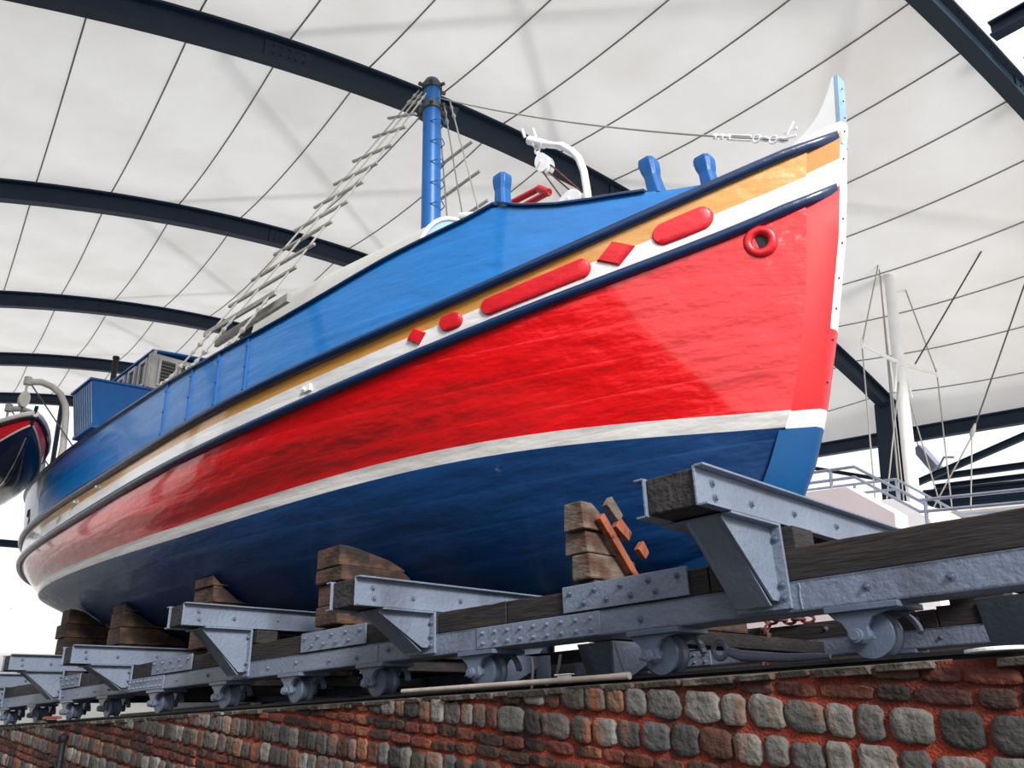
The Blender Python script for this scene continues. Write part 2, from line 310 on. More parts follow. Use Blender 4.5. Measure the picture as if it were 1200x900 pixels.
# slipway wall -----------------------------------------------------------------
XW0, XW1, YW, ZT = -6.2, .75, .965, .052
random.seed(11)
mb = MB(); nx, nz_ = 280, 12
vs = []; fs = []
for i in range(nx + 1):
    for j in range(nz_ + 1):
        x = lerp(XW0, XW1, i / nx); z = lerp(-1.05, ZT - .004, (j / nz_) ** .5); vs.append((x, YW + random.uniform(-.0008, .0012), z))
fs = [(i * (nz_ + 1) + j, (i + 1) * (nz_ + 1) + j, (i + 1) * (nz_ + 1) + j + 1, i * (nz_ + 1) + j + 1) for i in range(nx) for j in range(nz_)]
mb.add(vs, fs); mb.col = [(.3, .3, .3, 1)] * len(vs)
def stone(xa, xb, za, zb, y, brick, slope):
    cx, cz = (xa + xb) / 2, (za + zb) / 2; hx, hz = (xb - xa) / 2, (zb - za) / 2
    k = 16; pw = 7 if brick else 5.0; out_ = []
    ph = random.uniform(0, 6.3); j1 = random.uniform(.05, .14) * (0.5 if brick else 1); rings = []
    if brick:
        b = random.choice([(74, 42, 36), (98, 46, 36), (112, 54, 40), (44, 36, 33), (58, 40, 36), (84, 58, 46)])
    else:
        b = random.choice([(122, 120, 116), (104, 103, 100), (84, 84, 85), (138, 134, 128), (70, 69, 68), (122, 92, 72), (108, 107, 105), (96, 90, 84), (104, 66, 50)])
    fz = random.uniform(.62, .95); c = lin(tuple(min(255, v * fz) for v in b))
    dep = random.uniform(.0015, .0035) if brick else random.uniform(.003, .006)
    for ri, (sc_, d) in enumerate(((1.0, -.002), (.985, dep * .6), (.93, dep), (.6, dep * 1.05))):
        ring = []
        for i in range(k):
            a = 2 * math.pi * (i + .5) / k; ca, sa = math.cos(a), math.sin(a)
            r = (abs(ca) ** pw + abs(sa) ** pw) ** (-1 / pw) * (1 + j1 * math.sin(2 * a + ph) * .5 + j1 * .5 * math.sin(5 * a + ph * 2))
            px = cx + ca * r * hx * sc_; pz = cz + sa * r * hz * sc_ + (px - cx) * -slope
            ring.append((px, y - d + random.uniform(-.0010, .0010) * (ri > 0), min(pz, ZT - .007)))
        rings.append(ring)
    o = len(mb.v)
    for r in rings: mb.v += r
    mb.v.append((cx, y - dep * 1.12, min(cz, ZT - .007))); n_ = len(rings)
    for ri in range(n_ - 1):
        for i in range(k): mb.f.append((o + ri * k + i, o + ri * k + (i + 1) % k, o + (ri + 1) * k + (i + 1) % k, o + (ri + 1) * k + i)); mb.m.append(1)
    for i in range(k): mb.f.append((o + (n_ - 1) * k + i, o + (n_ - 1) * k + (i + 1) % k, o + n_ * k)); mb.m.append(1)
    mb.col += [c] * (n_ * k + 1)
SL = .105
def z_of(wc, x): return wc - SL * (x + .35)
courses = []; wz = .26; kinds = 'SSBB'; order = []
# from the right end down: two brick rows under the coping, two of stone, and so on
wtop = .0455
seq = ['B', 'B', 'S', 'S', 'B', 'B', 'S', 'S'] * 8
wc = wtop; rows = []
for s_ in seq:
    h = .0185 if s_ == 'B' else .0385; rows.append((s_, wc - h, wc)); wc -= h + .003
wc = wtop + .0025
for s_ in ['S', 'S', 'B', 'B'] * 3:
    h = .0185 if s_ == 'B' else .0385; rows.append((s_, wc, wc + h)); wc += h + .0025
for s_, w0, w1 in rows:
    x = XW1 - random.uniform(0, .03)
    while x > XW0:
        wd = random.uniform(.034, .062) if s_ == 'B' else random.uniform(.028, .056) * (1 if x > -1.0 else .8)
        xc = x - wd / 2; jz = random.uniform(-.002, .002); z0, z1 = z_of(w0, xc) + jz * .5, z_of(w1, xc) + jz
        if z0 < ZT - .016 and z1 > -.5: stone(x - wd, x, z0 + random.uniform(0, .003), min(z1 + .012, z1 + random.uniform(-.003, .001)), YW - .001, s_ == 'B', SL)
        x -= wd + random.uniform(.002, .006)
wall = struct('wall_front', mb, ['mortar', 'stone'], smooth=True, fix=False)
# slate coping
mb = MB(); x = XW1
while x > XW0:
    wd = random.uniform(.03, .085); dz = random.uniform(-.0055, -.003); y0 = YW - random.uniform(.006, .014); th = random.uniform(.005, .0085)
    if random.random() > .08:
        mb.hexa([(x - wd, y0 + random.uniform(0, .004), ZT - .001 - th + dz), (x - .002, y0 + random.uniform(0, .004), ZT - .001 - th + dz), (x, YW + .05, ZT - .008), (x - wd, YW + .05, ZT - .008)],
                [(x - wd + .003, y0, ZT + dz), (x - .005, y0, ZT + dz), (x, YW + .05, ZT), (x - wd, YW + .05, ZT)])
    x -= wd + .002
struct('wall_coping', mb, 'coping', bevel=.006)
# concrete bed of the slipway and its far wall
mb = MB(); mb.box(XW0, XW1, YW + .01, 2.35, -1.0, ZT - .006); struct('slipway_bed', mb, 'concrete')
mb = MB(); mb.box(XW0, XW1, 2.35, 2.5, -1.0, .15); struct('wall_back', mb, 'concrete')
for y in (1.021, 1.873):
    mb = MB(); pr = [(-.016, 0), (.016, 0), (.016, .002), (.003, .003), (.003, .007), (.009, .008), (.009, .0125), (-.009, .0125), (-.009, .008), (-.003, .007), (-.003, .003), (-.013, .002)]
    mb.loft([[(x, y + a, ZT - .004 + b) for a, b in pr] for x in (XW0, XW1)])
    tag(mb.build('slipway_rail', 'railiron'), 'dark steel rail running along the ' + ('top of the stone wall under the wheels' if y < 1.5 else 'far side of the slipway bed'), 'rail')
# ================================================================ CRADLE
CR = thing('slipway_cradle', 'long blue grey steel and timber wheeled cradle carrying the red and blue boat', 'cradle', (-2, 1.45, .06))
ZB, ZS, ZTb = .119, .157, .195           # underside of the steel, its top, top of the timber
bolt_mb = MB(); bolt_mb.disc((0, 0, 0), (0, -1, 0), .0052, .0012, 10); bolt_mb.disc((0, -.001, 0), (0, -1, 0), .0036, .0032, 6, r2=.0030); bolt_mb.disc((0, -.004, 0), (0, -1, 0), .0018, .0022, 6)
BOLT = protomesh('bolt', bolt_mb, 'steelw')
riv = MB(); riv.disc((0, 0, 0), (0, -1, 0), .0036, .0016, 8); riv.disc((0, -.0016, 0), (0, -1, 0), .0022, .004, 6, r2=.0017); RIV = protomesh('rivet', riv, 'steelb')
boltx_mb = MB(); boltx_mb.disc((0, 0, 0), (1, 0, 0), .0052, .0012, 10); boltx_mb.disc((.001, 0, 0), (1, 0, 0), .0034, .0034, 6, r2=.0028); BOLTX = protomesh('bolt', boltx_mb, 'steelw')
XB0, XB1 = -4.4, .62
ARMS = [(-.515, .035), (-1.215, 0), (-1.90, .035), (-2.60, 0), (-3.19, .02), (-3.85, 0)]
UP = [(-.886, -.651), (-1.661, -1.419), (-2.445, -2.197), (-3.248, -3.011)]
LO = [(-1.09, -.815), (-2.60, -2.36)]
for side, y0, y1 in (('near', 1.0, 1.06), ('far', 1.85, 1.91)):
    fy = y0
    mb = MB(); mb.box(XB0, XB1, y0, y0 + .006, ZB, ZS); mb.box(XB0, XB1, y0, y1, ZB, ZB + .005); mb.box(XB0, XB1, y0, y1, ZS - .005, ZS); mb.box(XB0, XB1, y1 - .006, y1, ZB, ZS)
    sb = mb.build('side_beam', 'steelb', CR, bevel=.006)
    # weld ridges and paint runs on the near beam
    if side == 'near':
        for x in (-.585, -.545, -.49, -1.24, -1.38):
            m2 = MB(); m2.tube([(x + random.uniform(-.0008, .0008), y0 - .0004, ZB + .003 + (ZS - ZB - .006) * i / 9) for i in range(10)], .0012, 5); m2.build('weld_seam', 'steelb', sb)
    edges = [XB1, -.12, -.62, -1.02, -1.2, -1.9, -2.3, -2.95, -3.5, XB0]
    for a, b in zip(edges[:-1], edges[1:]):
        top = ZTb + (.004 if a > -.5 else random.uniform(-.003, .002)); mb = MB(); n_ = 10; secs = []
        for i in range(n_ + 1):
            x = lerp(a - .001, b + .001, i / n_); dz = random.uniform(-.0010, .0010); dy = random.uniform(-.0008, .0008)
            secs.append([(x, y0 + .002 + dy, ZS), (x, y1, ZS), (x, y1, top + dz), (x, y0 + .002 + dy, top + dz)])
        mb.loft(secs); tb = mb.build('timber_baulk', 'timber', CR, bevel=.01)
    for a, b in UP:
        if side == 'far': a, b = a + .35, b + .35
        mb = MB(); mb.box(a, b, y0 - .004, y0, .159, .199); pl = mb.build('splice_plate', 'steelb', CR, bevel=.004)
        for i in range(5): inst(BOLT, pl, (lerp(a, b, .07 + .86 * i / 4.), y0 - .004, .188))
        for i in range(4): inst(BOLT, pl, (lerp(a, b, .19 + .86 * i / 4.5), y0 - .004, .171))
    for a, b in LO:
        if side == 'far': a, b = a - .35, b - .35
        mb = MB(); mb.box(a, b, y0 - .003, y0, .121, .156); pl = mb.build('rivet_plate', 'steelb', CR, bevel=.004)
        for i in range(9):
            for z in (.130, .147): inst(RIV, pl, (lerp(a, b, .06 + .88 * i / 8), y0 - .003, z))
    for x in ((-.31, -.405, -.175, -.04, .1, -.74, -1.26, -1.345, -1.45, -1.55, -1.68, -1.8, -1.99, -2.1, -2.28, -2.75, -2.87, -3.02, -3.15, -3.33) if side == 'near' else (-.62, -.8, -.95, -1.3, -1.5)):
        inst(BOLT, sb, (x, y0, .137 + random.uniform(-.004, .006)))
    if side == 'far':
        for x in (-.66, -.86, -1.0, -1.15): inst(BOLT, sb, (x, y0 + .002, .178))
# wheels
WR = .0262
def wheel_set(x, y):
    mb = MB(); zc = .0865 - .0005
    # casting: flange pad, neck, axle cheek with arched right side
    pad = [(x - .042, 0, ZB), (x - .042, 0, ZB - .007), (x + .047, 0, ZB - .007), (x + .047, 0, ZB)]
    mb.prism([(px, y - .012, pz) for px, _, pz in pad], (0, .078, 0))
    neck = [(-.036, ZB - .007), (-.031, .106), (-.021, .099), (-.0155, .088), (-.014, .078), (-.008, .0745), (.004, .0745), (.010, .080), (.0085, .094), (.016, .104), (.030, .1085), (.044, ZB - .007)]
    for yy in (y - .006, y + .054): mb.prism([(x + a - .004, yy, z) for a, z in neck], (0, .009, 0))
    # arched rib to the back
    arc = [(x + .006 + .034 * math.cos(t), y + .03, .082 + .031 * math.sin(t)) for t in [math.pi * (.02 + .5 * i / 8) for i in range(9)]]
    mb.loft([[(p[0], y + .050, p[2]), (p[0], y + .062, p[2]), (p[0] + .004, y + .062, p[2] + .003), (p[0] + .004, y + .050, p[2] + .003)] for p in arc])
    br = mb.build('wheel_bracket', 'steelw', CR, bevel=.004)
    m2 = MB(); c = (x, y + .006, zc)
    yy = [0, .002, .006, .007, .014, .030, .034, .038]; rr_ = [WR * .55, WR * .97, WR, WR * .98, WR * .84, WR * .80, WR * .80, WR * .7]
    yy = [0.0, .001, .004, .008, .012, .026, .030, .034, .036]; rr_ = [WR * .80, WR * 1.06, WR * 1.08, WR * 1.04, WR * .88, WR * .86, WR * 1.04, WR * 1.04, WR * .9]
    m2.tube([(x, y + .008 + a, zc) for a in yy], rr_, 32)
    m2.build('wheel', 'steelw', br, smooth='auto')
    m3 = MB(); m3.disc((x - .008, y - .007, zc - .002), (0, -1, 0), .0085, .008, 14); m3.disc((x - .008, y - .015, zc - .002), (0, -1, 0), .006, .003, 12); m3.box(x - .022, x + .014, y - .013, y - .010, .0785, .082); m3.disc((x, y, zc), (0, 1, 0), .006, .06, 10)
    m3.build('axle', 'steelw', br, bevel=.002)
for x in (-.418, -.72, -1.092, -1.40, -1.70, -2.03, -2.41, -2.78, -3.11, -3.45, -3.8, -.02, .32): wheel_set(x, 1.003)
for x in (-.36, -.72, -1.4, -2.0, -2.7, -3.4): wheel_set(x, 1.853)
# cross arms with their gussets
AH = .049
for k, (xa, dz) in enumerate(ARMS):
    z0 = .196 + dz + .002; z1 = z0 + AH; xl = xa - .078; y0, y1 = .828, 2.07
    mb = MB()
    for xx, s in ((xa, 1), (xl, -1)):     # two channels, flanges out
        mb.box(min(xx, xx - s * .003), max(xx, xx - s * .003), y0, y1, z0, z1); mb.box(min(xx, xx + s * .013), max(xx, xx + s * .013), y0, y1, z0 - .001, z0 + .002); mb.box(min(xx, xx + s * .013), max(xx, xx + s * .013), y0, y1, z1 - .002, z1 + .001)
    arm = mb.build('cross_arm', 'steelb', CR, bevel=.003)
    m2 = MB(); secs = []
    for i in range(9):
        y = lerp(y0 + .004, y1 - .004, i / 8); secs.append([(xl + .0035, y, z0 + .0015), (xa - .0035, y, z0 + .0015), (xa - .0035, y, z1 - .001), (xl + .0035, y, z1 - .001)])
    m2.loft(secs); m2.build('end_timber', 'endgrain', arm, bevel=.012)
    for (yy, zz) in ((.865, .66), (.868, .30), (.955, .42), (1.07, .5), (1.2, .5)): inst(BOLTX, arm, (xa, yy, z0 + AH * zz))
    for side in (0, 1):
        m3 = MB(); yb = 1.0 if side == 0 else 1.91; sg = -1 if side == 0 else 1
        ye = yb + sg * .12; zb = .122
        gx0, gx1 = xa - .056, xa + .004
        m3.prism([(gx1 - .005, yb, z0 - .002), (gx1 - .005, ye, z0 - .002), (gx1 - .005, ye, z0 - .008), (gx1 - .005, yb + sg * .022, zb + .012), (gx1 - .005, yb, zb + .012)], (-.004, 0, 0))
        m3.prism([(gx0 + .002, yb, z0 - .002), (gx0 + .002, ye, z0 - .002), (gx0 + .002, ye, z0 - .008), (gx0 + .002, yb + sg * .022, zb + .012), (gx0 + .002, yb, zb + .012)], (.004, 0, 0))
        # sloping face plate
        m3.prism([(gx0, ye, z0 - .002), (gx0, ye - sg * .004, z0 - .002), (gx0, yb + sg * .018, zb + .006), (gx0, yb + sg * .022, zb + .006)], (gx1 - .010 - gx0, 0, 0))
        m3.box(gx0 - .008, gx1 + .009, min(yb, yb + sg * .005), max(yb, yb + sg * .005), zb + .002, z0 - .002)
        m3.box(xl - .013, xa + .013, min(ye, yb), max(ye, yb), z0 - .0045, z0 - .0012)
        g = m3.build('gusset_bracket', 'steelb', arm, bevel=.003)
        if side == 0:
            for z in (zb + .016, zb + .032, z0 - .02): inst(BOLT, arm, (gx1 + .002, yb - .005, z))
    if dz > .01:
        for yb in (1.003, 1.853):
            m4 = MB(); m4.box(xl + .002, xa - .002 + .03, yb, yb + .055, ZTb + .003, z0 - .005); m4.build('packing_timber', 'timber', CR, bevel=.01)
# inner struts between the two sides, seen under the near beam
for x in (-.25, -.90, -1.64, -2.29, -2.91, -3.445):
    mb = MB(); mb.box(x - .03, x + .03, 1.062, 1.848, .124, .150); mb.build('cross_beam', 'timber', CR, bevel=.004)
for x in (-.245, -.86, -1.14):
    mb = MB(); mb.prism([(x, 1.075, .119), (x, 1.20, .119), (x, 1.20, .10), (x, 1.11, .062), (x, 1.075, .062)], (.005, 0, 0)); mb.prism([(x - .07, 1.075, .119), (x - .07, 1.08, .119), (x - .07, 1.105, .062), (x - .07, 1.10, .062)], (.075, 0, 0)); mb.box(x, x + .03, 1.195, 1.205, .062, .119)
    mb.build('knee_plate', 'steelb', CR, bevel=.003)
# ================================================================ THE BOAT
YC = 1.45; HR = .055
LINES = {
 'cap': [(-.66, 1.003), (-.702, 1.009), (-.771, 1.010), (-.792, 1.016), (-.897, 1.023), (-.965, 1.031), (-1.042, 1.052), (-1.094, 1.076), (-1.159, 1.057), (-1.24, 1.043), (-1.359, 1.024), (-1.44, 1.009), (-1.532, .993), (-1.62, .981), (-1.723, .971), (-1.818, .966), (-2.06, .966), (-2.211, .970), (-2.418, .976), (-2.687, .979), (-3.149, .978), (-3.51, .976), (-3.9, .996), (-4.3, 1.025), (-4.7, 1.05)],
 'r1': [(-.464, 1.083), (-.523, 1.057), (-.582, 1.031), (-.67, 1.001), (-.762, .972), (-.825, .951), (-.903, .923), (-1.017, .888), (-1.142, .866), (-1.279, .845), (-1.353, .841), (-1.467, .824), (-1.65, .805), (-1.879, .8), (-2.165, .792), (-2.357, .791), (-2.511, .784), (-2.959, .777), (-3.311, .776), (-3.7, .785), (-4.2, .795), (-4.6, .805)],
 'r2': [(-.488, .968), (-.542, .939), (-.644, .901), (-.743, .874), (-.848, .851), (-.926, .83), (-1.04, .808), (-1.165, .789), (-1.302, .763), (-1.376, .756), (-1.489, .744), (-1.667, .725), (-1.885, .711), (-2.084, .704), (-2.226, .701), (-2.472, .694), (-2.776, .685), (-3.142, .677), (-3.585, .683), (-4.1, .695), (-4.6, .71)],
 'wt': [(-.61, .527), (-.649, .529), (-.769, .541), (-.926, .556), (-1.041, .563), (-1.159, .569), (-1.28, .575), (-1.435, .578), (-1.602, .573), (-1.787, .567), (-2.007, .558), (-2.273, .55), (-2.561, .55), (-2.876, .556), (-3.343, .573), (-3.682, .592), (-4.1, .61), (-4.56, .63)],
 'wb': [(-.621, .497), (-.661, .499), (-.776, .51), (-.934, .524), (-1.014, .53), (-1.445, .544), (-1.612, .541), (-1.798, .535), (-2.018, .525), (-2.285, .519), (-2.577, .523), (-2.899, .533), (-3.376, .55), (-3.738, .569), (-4.1, .584), (-4.54, .60)]}
PF = {'cap': (.57, -.515, 1.9, 2.6, -4.66, 1.9, 3.0), 'r1': (.57, -.515, 1.9, 2.6, -4.60, 1.9, 2.8), 'r2': (.57, -.54, 2.0, 2.5, -4.60, 1.95, 2.7), 'wt': (.52, -.643, 2.2, 2.1, -4.55, 2.1, 2.4), 'wb': (.51, -.66, 2.2, 2.1, -4.53, 2.1, 2.4)}
SX = {'cap': -.40, 'r1': -.452, 'r2': -.478, 'wt': -.605, 'wb': -.615}
POLY = {}
for k, p in LINES.items():
    if k != 'cap':
        a = np.array(p); POLY[k] = np.polyfit(a[:, 0], a[:, 1], 8)
def lz(k, X):
    if k == 'cap':
        p = LINES['cap']
        for a, b in zip(p[:-1], p[1:]):
            if X >= b[0]: return lerp(a[1], b[1], min(1, max(0, (a[0] - X) / (a[0] - b[0]))))
        return p[-1][1]
    return float(np.polyval(POLY[k], X))
def lb(k, X):
    B, x0, Le, n, x1, Lr, m_ = PF[k]
    if X >= x0: return HR + (.02 - HR) * min(1, (X - x0) / (SX[k] - x0))
    u = min(max((x0 - X) / Le, 0), 1); v = min(max((X - x1) / Lr, 0), 1)
    return HR + (B - HR) * (1 - (1 - u) ** n) * (1 - (1 - v) ** m_) ** .62
def ease(s): return .5 * s + .5 * (1 - math.cos(math.pi * s)) / 2 if True else s
NSt = 110
SS = [ease(i / NSt) for i in range(NSt + 1)]
def station(k, s, off=0): 
    X = lerp(PF[k][1], PF[k][4], s); return X, lb(k, X) + off, lz(k, X)
KB = [(-.668, .487), (-.69, .440), (-.717, .395), (-.76, .345), (-.83, .305), (-.95, .275), (-1.2, .26), (-2.6, .262), (-3.2, .30), (-3.6, .37), (-4.0, .455), (-4.3, .525), (-4.5, .575)]
def kz(X):
    for a, b in zip(KB[:-1], KB[1:]):
        if X >= b[0]: return lerp(a[1], b[1], min(1, max(0, (a[0] - X) / (a[0] - b[0]))))
    return KB[-1][1]
def hullrows(s):
    """points (X, halfbreadth, z) down the side, from the sheer rail to the keel rabbet, and paint index between"""
    r1 = station('r1', s); r2 = station('r2', s); wt = station('wt', s); wb = station('wb', s); rows = []
    def mix(a, b, t, bulge=0): return (lerp(a[0], b[0], t) + (.013 * 4 * t * (1 - t) * max(0, 1 - s * 6) if bulge is not None and a is r2 else 0), lerp(a[1], b[1], t) + (bulge or 0) * 4 * t * (1 - t), lerp(a[2], b[2], t))
    f = lerp(.54, .42, min(1, s * 5))
    for t in (0, f / 2, f, (1 + f) / 2): rows.append(mix(r1, r2, t))
    bl = .018 * math.sin(math.pi * min(1, s * 1.1))
    for i in range(8): rows.append(mix(r2, wt, i / 8, bl))
    for i in range(2): rows.append(mix(wt, wb, i / 2))
    Xk = lerp(-.668, -4.5, s); zk = kz(Xk); a_ = lerp(.86, .42, min(1, s / .35)) if s < .6 else lerp(.42, .72, (s - .6) / .4)
    n_ = 16
    for i in range(n_ + 1):
        g = i / n_; zt = 1 - g; sh = a_ * zt + (1 - a_) * math.sqrt(max(0, 1 - (1 - zt) ** 2)); sh = sh if s > .02 else lerp(zt, sh, s / .02)
        rows.append((lerp(wb[0], Xk, g), lerp(.03, wb[1], sh), lerp(wb[2], zk, g ** .9)))
    return rows
paint = [0, 0, 1, 1] + [2] * 8 + [3] * 2 + [4] * 16
BOAT = thing('fishing_boat', 'large wooden fishing boat in red white and blue standing on the wheeled cradle', 'boat', (-2.4, YC, .22))
def both(fn, name, mats, parent=BOAT, **k):
    r = []
    for sg in (-1, 1):
        mb = MB(); fn(mb, sg); r.append(mb.build(name, mats, parent, **k))
    return r
mb = MB()
for sg in (-1, 1):
    secs = [hullrows(s) for s in SS]; n_ = len(secs[0])
    vs = [(x, YC + sg * b, z) for q in secs for x, b, z in q]
    fs = []; ms_ = []
    for i in range(NSt):
        for j in range(n_ - 1):
            f = (i * n_ + j, (i + 1) * n_ + j, (i + 1) * n_ + j + 1, i * n_ + j + 1); fs.append(f if sg > 0 else f[::-1]); ms_.append(paint[j])
    mb.add(vs, fs, ms_)
    # close stern
L_ = hullrows(1.0); mb.add([(x, YC - b, z) for x, b, z in L_] + [(x, YC + b, z) for x, b, z in L_], [(j, j + 1, j + 1 + len(L_), j + len(L_)) for j in range(len(L_) - 1)], paint)
L_ = [hullrows(s)[0] for s in SS]; n_ = len(L_)       # deck
mb.add([(x, YC - b, z - .004) for x, b, z in L_] + [(x, YC + b, z - .004) for x, b, z in L_], [(j, j + 1, j + 1 + n_, j + n_) for j in range(n_ - 1)], 5)
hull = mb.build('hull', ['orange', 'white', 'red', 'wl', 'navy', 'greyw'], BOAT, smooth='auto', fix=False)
# keel and deadwood
mb = MB()
mb.loft([[(x, YC - .03, max(z, .22)), (x, YC + .03, max(z, .22)), (x, YC + .03, .222), (x, YC - .03, .222)] for x, z in [(-.90, .30), (-1.2, .262), (-2.6, .264), (-3.2, .302), (-3.6, .372), (-4.0, .457), (-4.3, .52)]])
mb.build('keel', 'navy', BOAT)
# ---- stem: cheek piece between the planking and the cutwater, painted through with the bands
ST = [  # rabbet (x,z)  cutwater (x,z)
 ((-.505, 1.085), (-.452, 1.11)), ((-.515, 1.058), (-.458, 1.086)), ((-.528, 1.0), (-.471, 1.028)), ((-.541, .940), (-.482, .968)), ((-.556, .84), (-.505, .86)), ((-.576, .738), (-.532, .765)), ((-.594, .66), (-.556, .68)), ((-.618, .588), (-.582, .60)), ((-.643, .528), (-.605, .530)), ((-.661, .498), (-.618, .498)), ((-.69, .44), (-.648, .43)), ((-.72, .39), (-.682, .375)), ((-.77, .335), (-.745, .305)), ((-.86, .29), (-.85, .25)), ((-1.0, .268), (-1.0, .224))]
bands = [1, 0, 1, 2, 2, 2, 2, 2, 3, 4, 4, 4, 4, 4]
fr = [1, 1, 1, 5, 5, 5, 6, 6, 3, 4, 4, 4, 4, 4]
mb = MB(); vs = []; fs = []; ms_ = []
for (xr, zr), (xo, zo) in ST: vs += [(xr - .010, YC - HR - .0025, zr), (xo, YC - .016, zo), (xo + .004, YC, zo), (xo, YC + .016, zo), (xr - .010, YC + HR + .0025, zr)]
for i in range(len(ST) - 1):
    for j in range(4): fs.append((i * 5 + j, (i + 1) * 5 + j, (i + 1) * 5 + j + 1, i * 5 + j + 1)); ms_.append(fr[i] if j in (1, 2) else bands[i])
mb.add(vs, fs, ms_)
mb.build('stem', ['cheekochre', 'whitep', 'cheekred', 'whitep', 'cheeknavy', 'whitep', 'pill'], BOAT, fix=True, smooth='auto')
pro = [(-.455, 1.222), (-.447, 1.226), (-.4405, 1.224), (-.452, 1.14), (-.463, 1.06), (-.50, 1.045), (-.59, 1.012), (-.588, 1.110), (-.566, 1.116), (-.545, 1.121), (-.521, 1.134), (-.50, 1.150), (-.482, 1.172), (-.467, 1.198)]
mb = MB(); mb.prism([(x, YC - .0145, z) for x, z in pro], (0, .029, 0)); mb.build('prow', 'whitep', BOAT, bevel=.012)
mb = MB(); mb.prism([(x, YC - .0155, z) for x, z in [(-.4465, 1.224), (-.4385, 1.222), (-.4495, 1.14), (-.461, 1.06), (-.469, 1.06), (-.458, 1.14)]], (0, .031, 0)); mb.build('prow_face', 'bluel', BOAT, bevel=.004)
# stem studs
mb = MB()
for z in (1.19, 1.16, 1.12, 1.09, 1.03, .9, .85, .78, .72, .66, .58): 
    x = np.interp(z, [a[1][1] for a in ST[::-1]] + [1.22], [a[1][0] for a in ST[::-1]] + [-.440]); mb.disc((x + .003, YC - .006, z), (1, 0, .2), .0022, .002, 6)
mb.build('stem_stud', 'darkwire', BOAT)
# ---- bulwark
BW0 = -.655
def bul(mb, sg):
    n_ = 120; secs = []; 
    for i in range(n_ + 1):
        s = i / n_; s = s ** .8
        Xc = lerp(-.655, PF['cap'][4], s); X1 = lerp(-.640, PF['r1'][4], s)
        b1, z1 = lb('r1', X1), lz('r1', X1); bc, zc = lb('cap', Xc) , max(lz('cap', Xc), lz('r1', Xc) + .003)
        secs.append([(lerp(X1, Xc, t), YC + sg * (lerp(b1, bc, t)), lerp(z1, zc, t)) for t in (0, .33, .66, 1)] + [(lerp(X1, Xc, t), YC + sg * (lerp(b1, bc, t) - .014), lerp(z1, zc, t)) for t in (1, 0)])
    mb.loft(secs)
both(bul, 'bulwark', 'blue', smooth='auto')
def rail_path(k, xa, xb, n_=90, off=.004):
    return [(x, lb(k, x) + off, lz(k, x)) for x in [lerp(xa, xb, i / n_) for i in range(n_ + 1)]]
def sweep(mb, sg, pts, h, d, top=False):
    secs = []
    for i, (x, b, z) in enumerate(pts):
        ring = []
        for j in range(10):
            a = 2 * math.pi * j / 10; ring.append((x, YC + sg * (b + d * math.cos(a) * (1 if math.cos(a) > 0 else .6)), z + h * math.sin(a)))
        secs.append(ring)
    mb.loft(secs)
def full(k, xa, xb, n_=130):
    # follow the stern round to the sternpost
    return [(x, lb(k, x) + .005 - .020 * max(0, 1 - (xa - x) / .07), lz(k, x)) for x in [lerp(xa, xb, 1 - (1 - i / n_) ** 1.35) for i in range(n_ + 1)]]
both(lambda mb, sg: sweep(mb, sg, full('r1', -.462, PF['r1'][4] - .004), .0115, .013), 'upper_rub_rail', 'rail', smooth=True)
both(lambda mb, sg: sweep(mb, sg, full('r2', -.486, PF['r2'][4] - .004), .0115, .013), 'lower_rub_rail', 'rail', smooth=True)
def capr(xa, xb, n_):
    def f(mb, sg):
        secs = []
        for i in range(n_ + 1):
            x = lerp(xa, xb, i / n_); b, z = lb('cap', x), lz('cap', x)
            secs.append([(x, YC + sg * (b + .009), z - .001), (x, YC + sg * (b + .010), z + .003), (x, YC + sg * (b + .006), z + .006), (x, YC + sg * (b - .022), z + .006), (x, YC + sg * (b - .024), z - .001)])
        mb.loft(secs)
    return f
both(capr(-.795, -1.09, 14), 'cap_rail', 'rail'); both(capr(-1.098, PF['cap'][4] - .01, 120), 'cap_rail', 'rail')
# near-side surface between the two rub rails / below them
def strip(X, f, off=0):
    return V(X, YC - lerp(lb('r1', X), lb('r2', X), f) - off, lerp(lz('r1', X), lz('r2', X), f))
def side(X, z, off=0, sg=-1):
    ks = ['cap', 'r1', 'r2', 'wt', 'wb']; zs = [lz(k, X) for k in ks]; bs = [lb(k, X) for k in ks]
    for i in range(4):
        if z >= zs[i + 1]:
            t = (zs[i] - z) / (zs[i] - zs[i + 1]); b = lerp(bs[i], bs[i + 1], max(0, t)); return V(X, YC + sg * (b + off), z)
    return V(X, YC + sg * (bs[4] + off), z)
def relief(cx, cf, hx, hf, kind):
    mb = MB(); k = 28; rings = []
    for sc_, d in ((1.0, -.001), (1.0, .003), (.86, .0065), (.45, .007)):
        ring = []
        for i in range(k):
            a = 2 * math.pi * i / k
            if kind == 'diamond':
                q = (i / k * 4) % 1; s0 = int(i / k * 4); c4 = [(1, 0), (0, 1), (-1, 0), (0, -1), (1, 0)]; u = lerp(c4[s0][0], c4[s0 + 1][0], q); v = lerp(c4[s0][1], c4[s0 + 1][1], q); x = cx + u * hx * sc_; f = cf + v * hf * sc_
            else:
                h_ = abs(lz('r1', cx) - lz('r2', cx)) * hf; rx = min(h_, hx); e = hx - rx; u = math.cos(a); v = math.sin(a)
                x = cx + (math.copysign(e, u) if abs(u) > .02 else 0) * (1 if sc_ > .5 else .9) + rx * u * sc_; f = cf + v * hf * sc_
            ring.append(strip(x, f, d))
        rings.append(ring)
    mb.loft(rings, cap=False); o = len(mb.v); mb.v.append(tuple(strip(cx, cf, .007)))
    for i in range(k): mb.f.append((o - k + i, o - k + (i + 1) % k, o)); mb.m.append(0)
    return mb
def Xof(px_pts): return px_pts
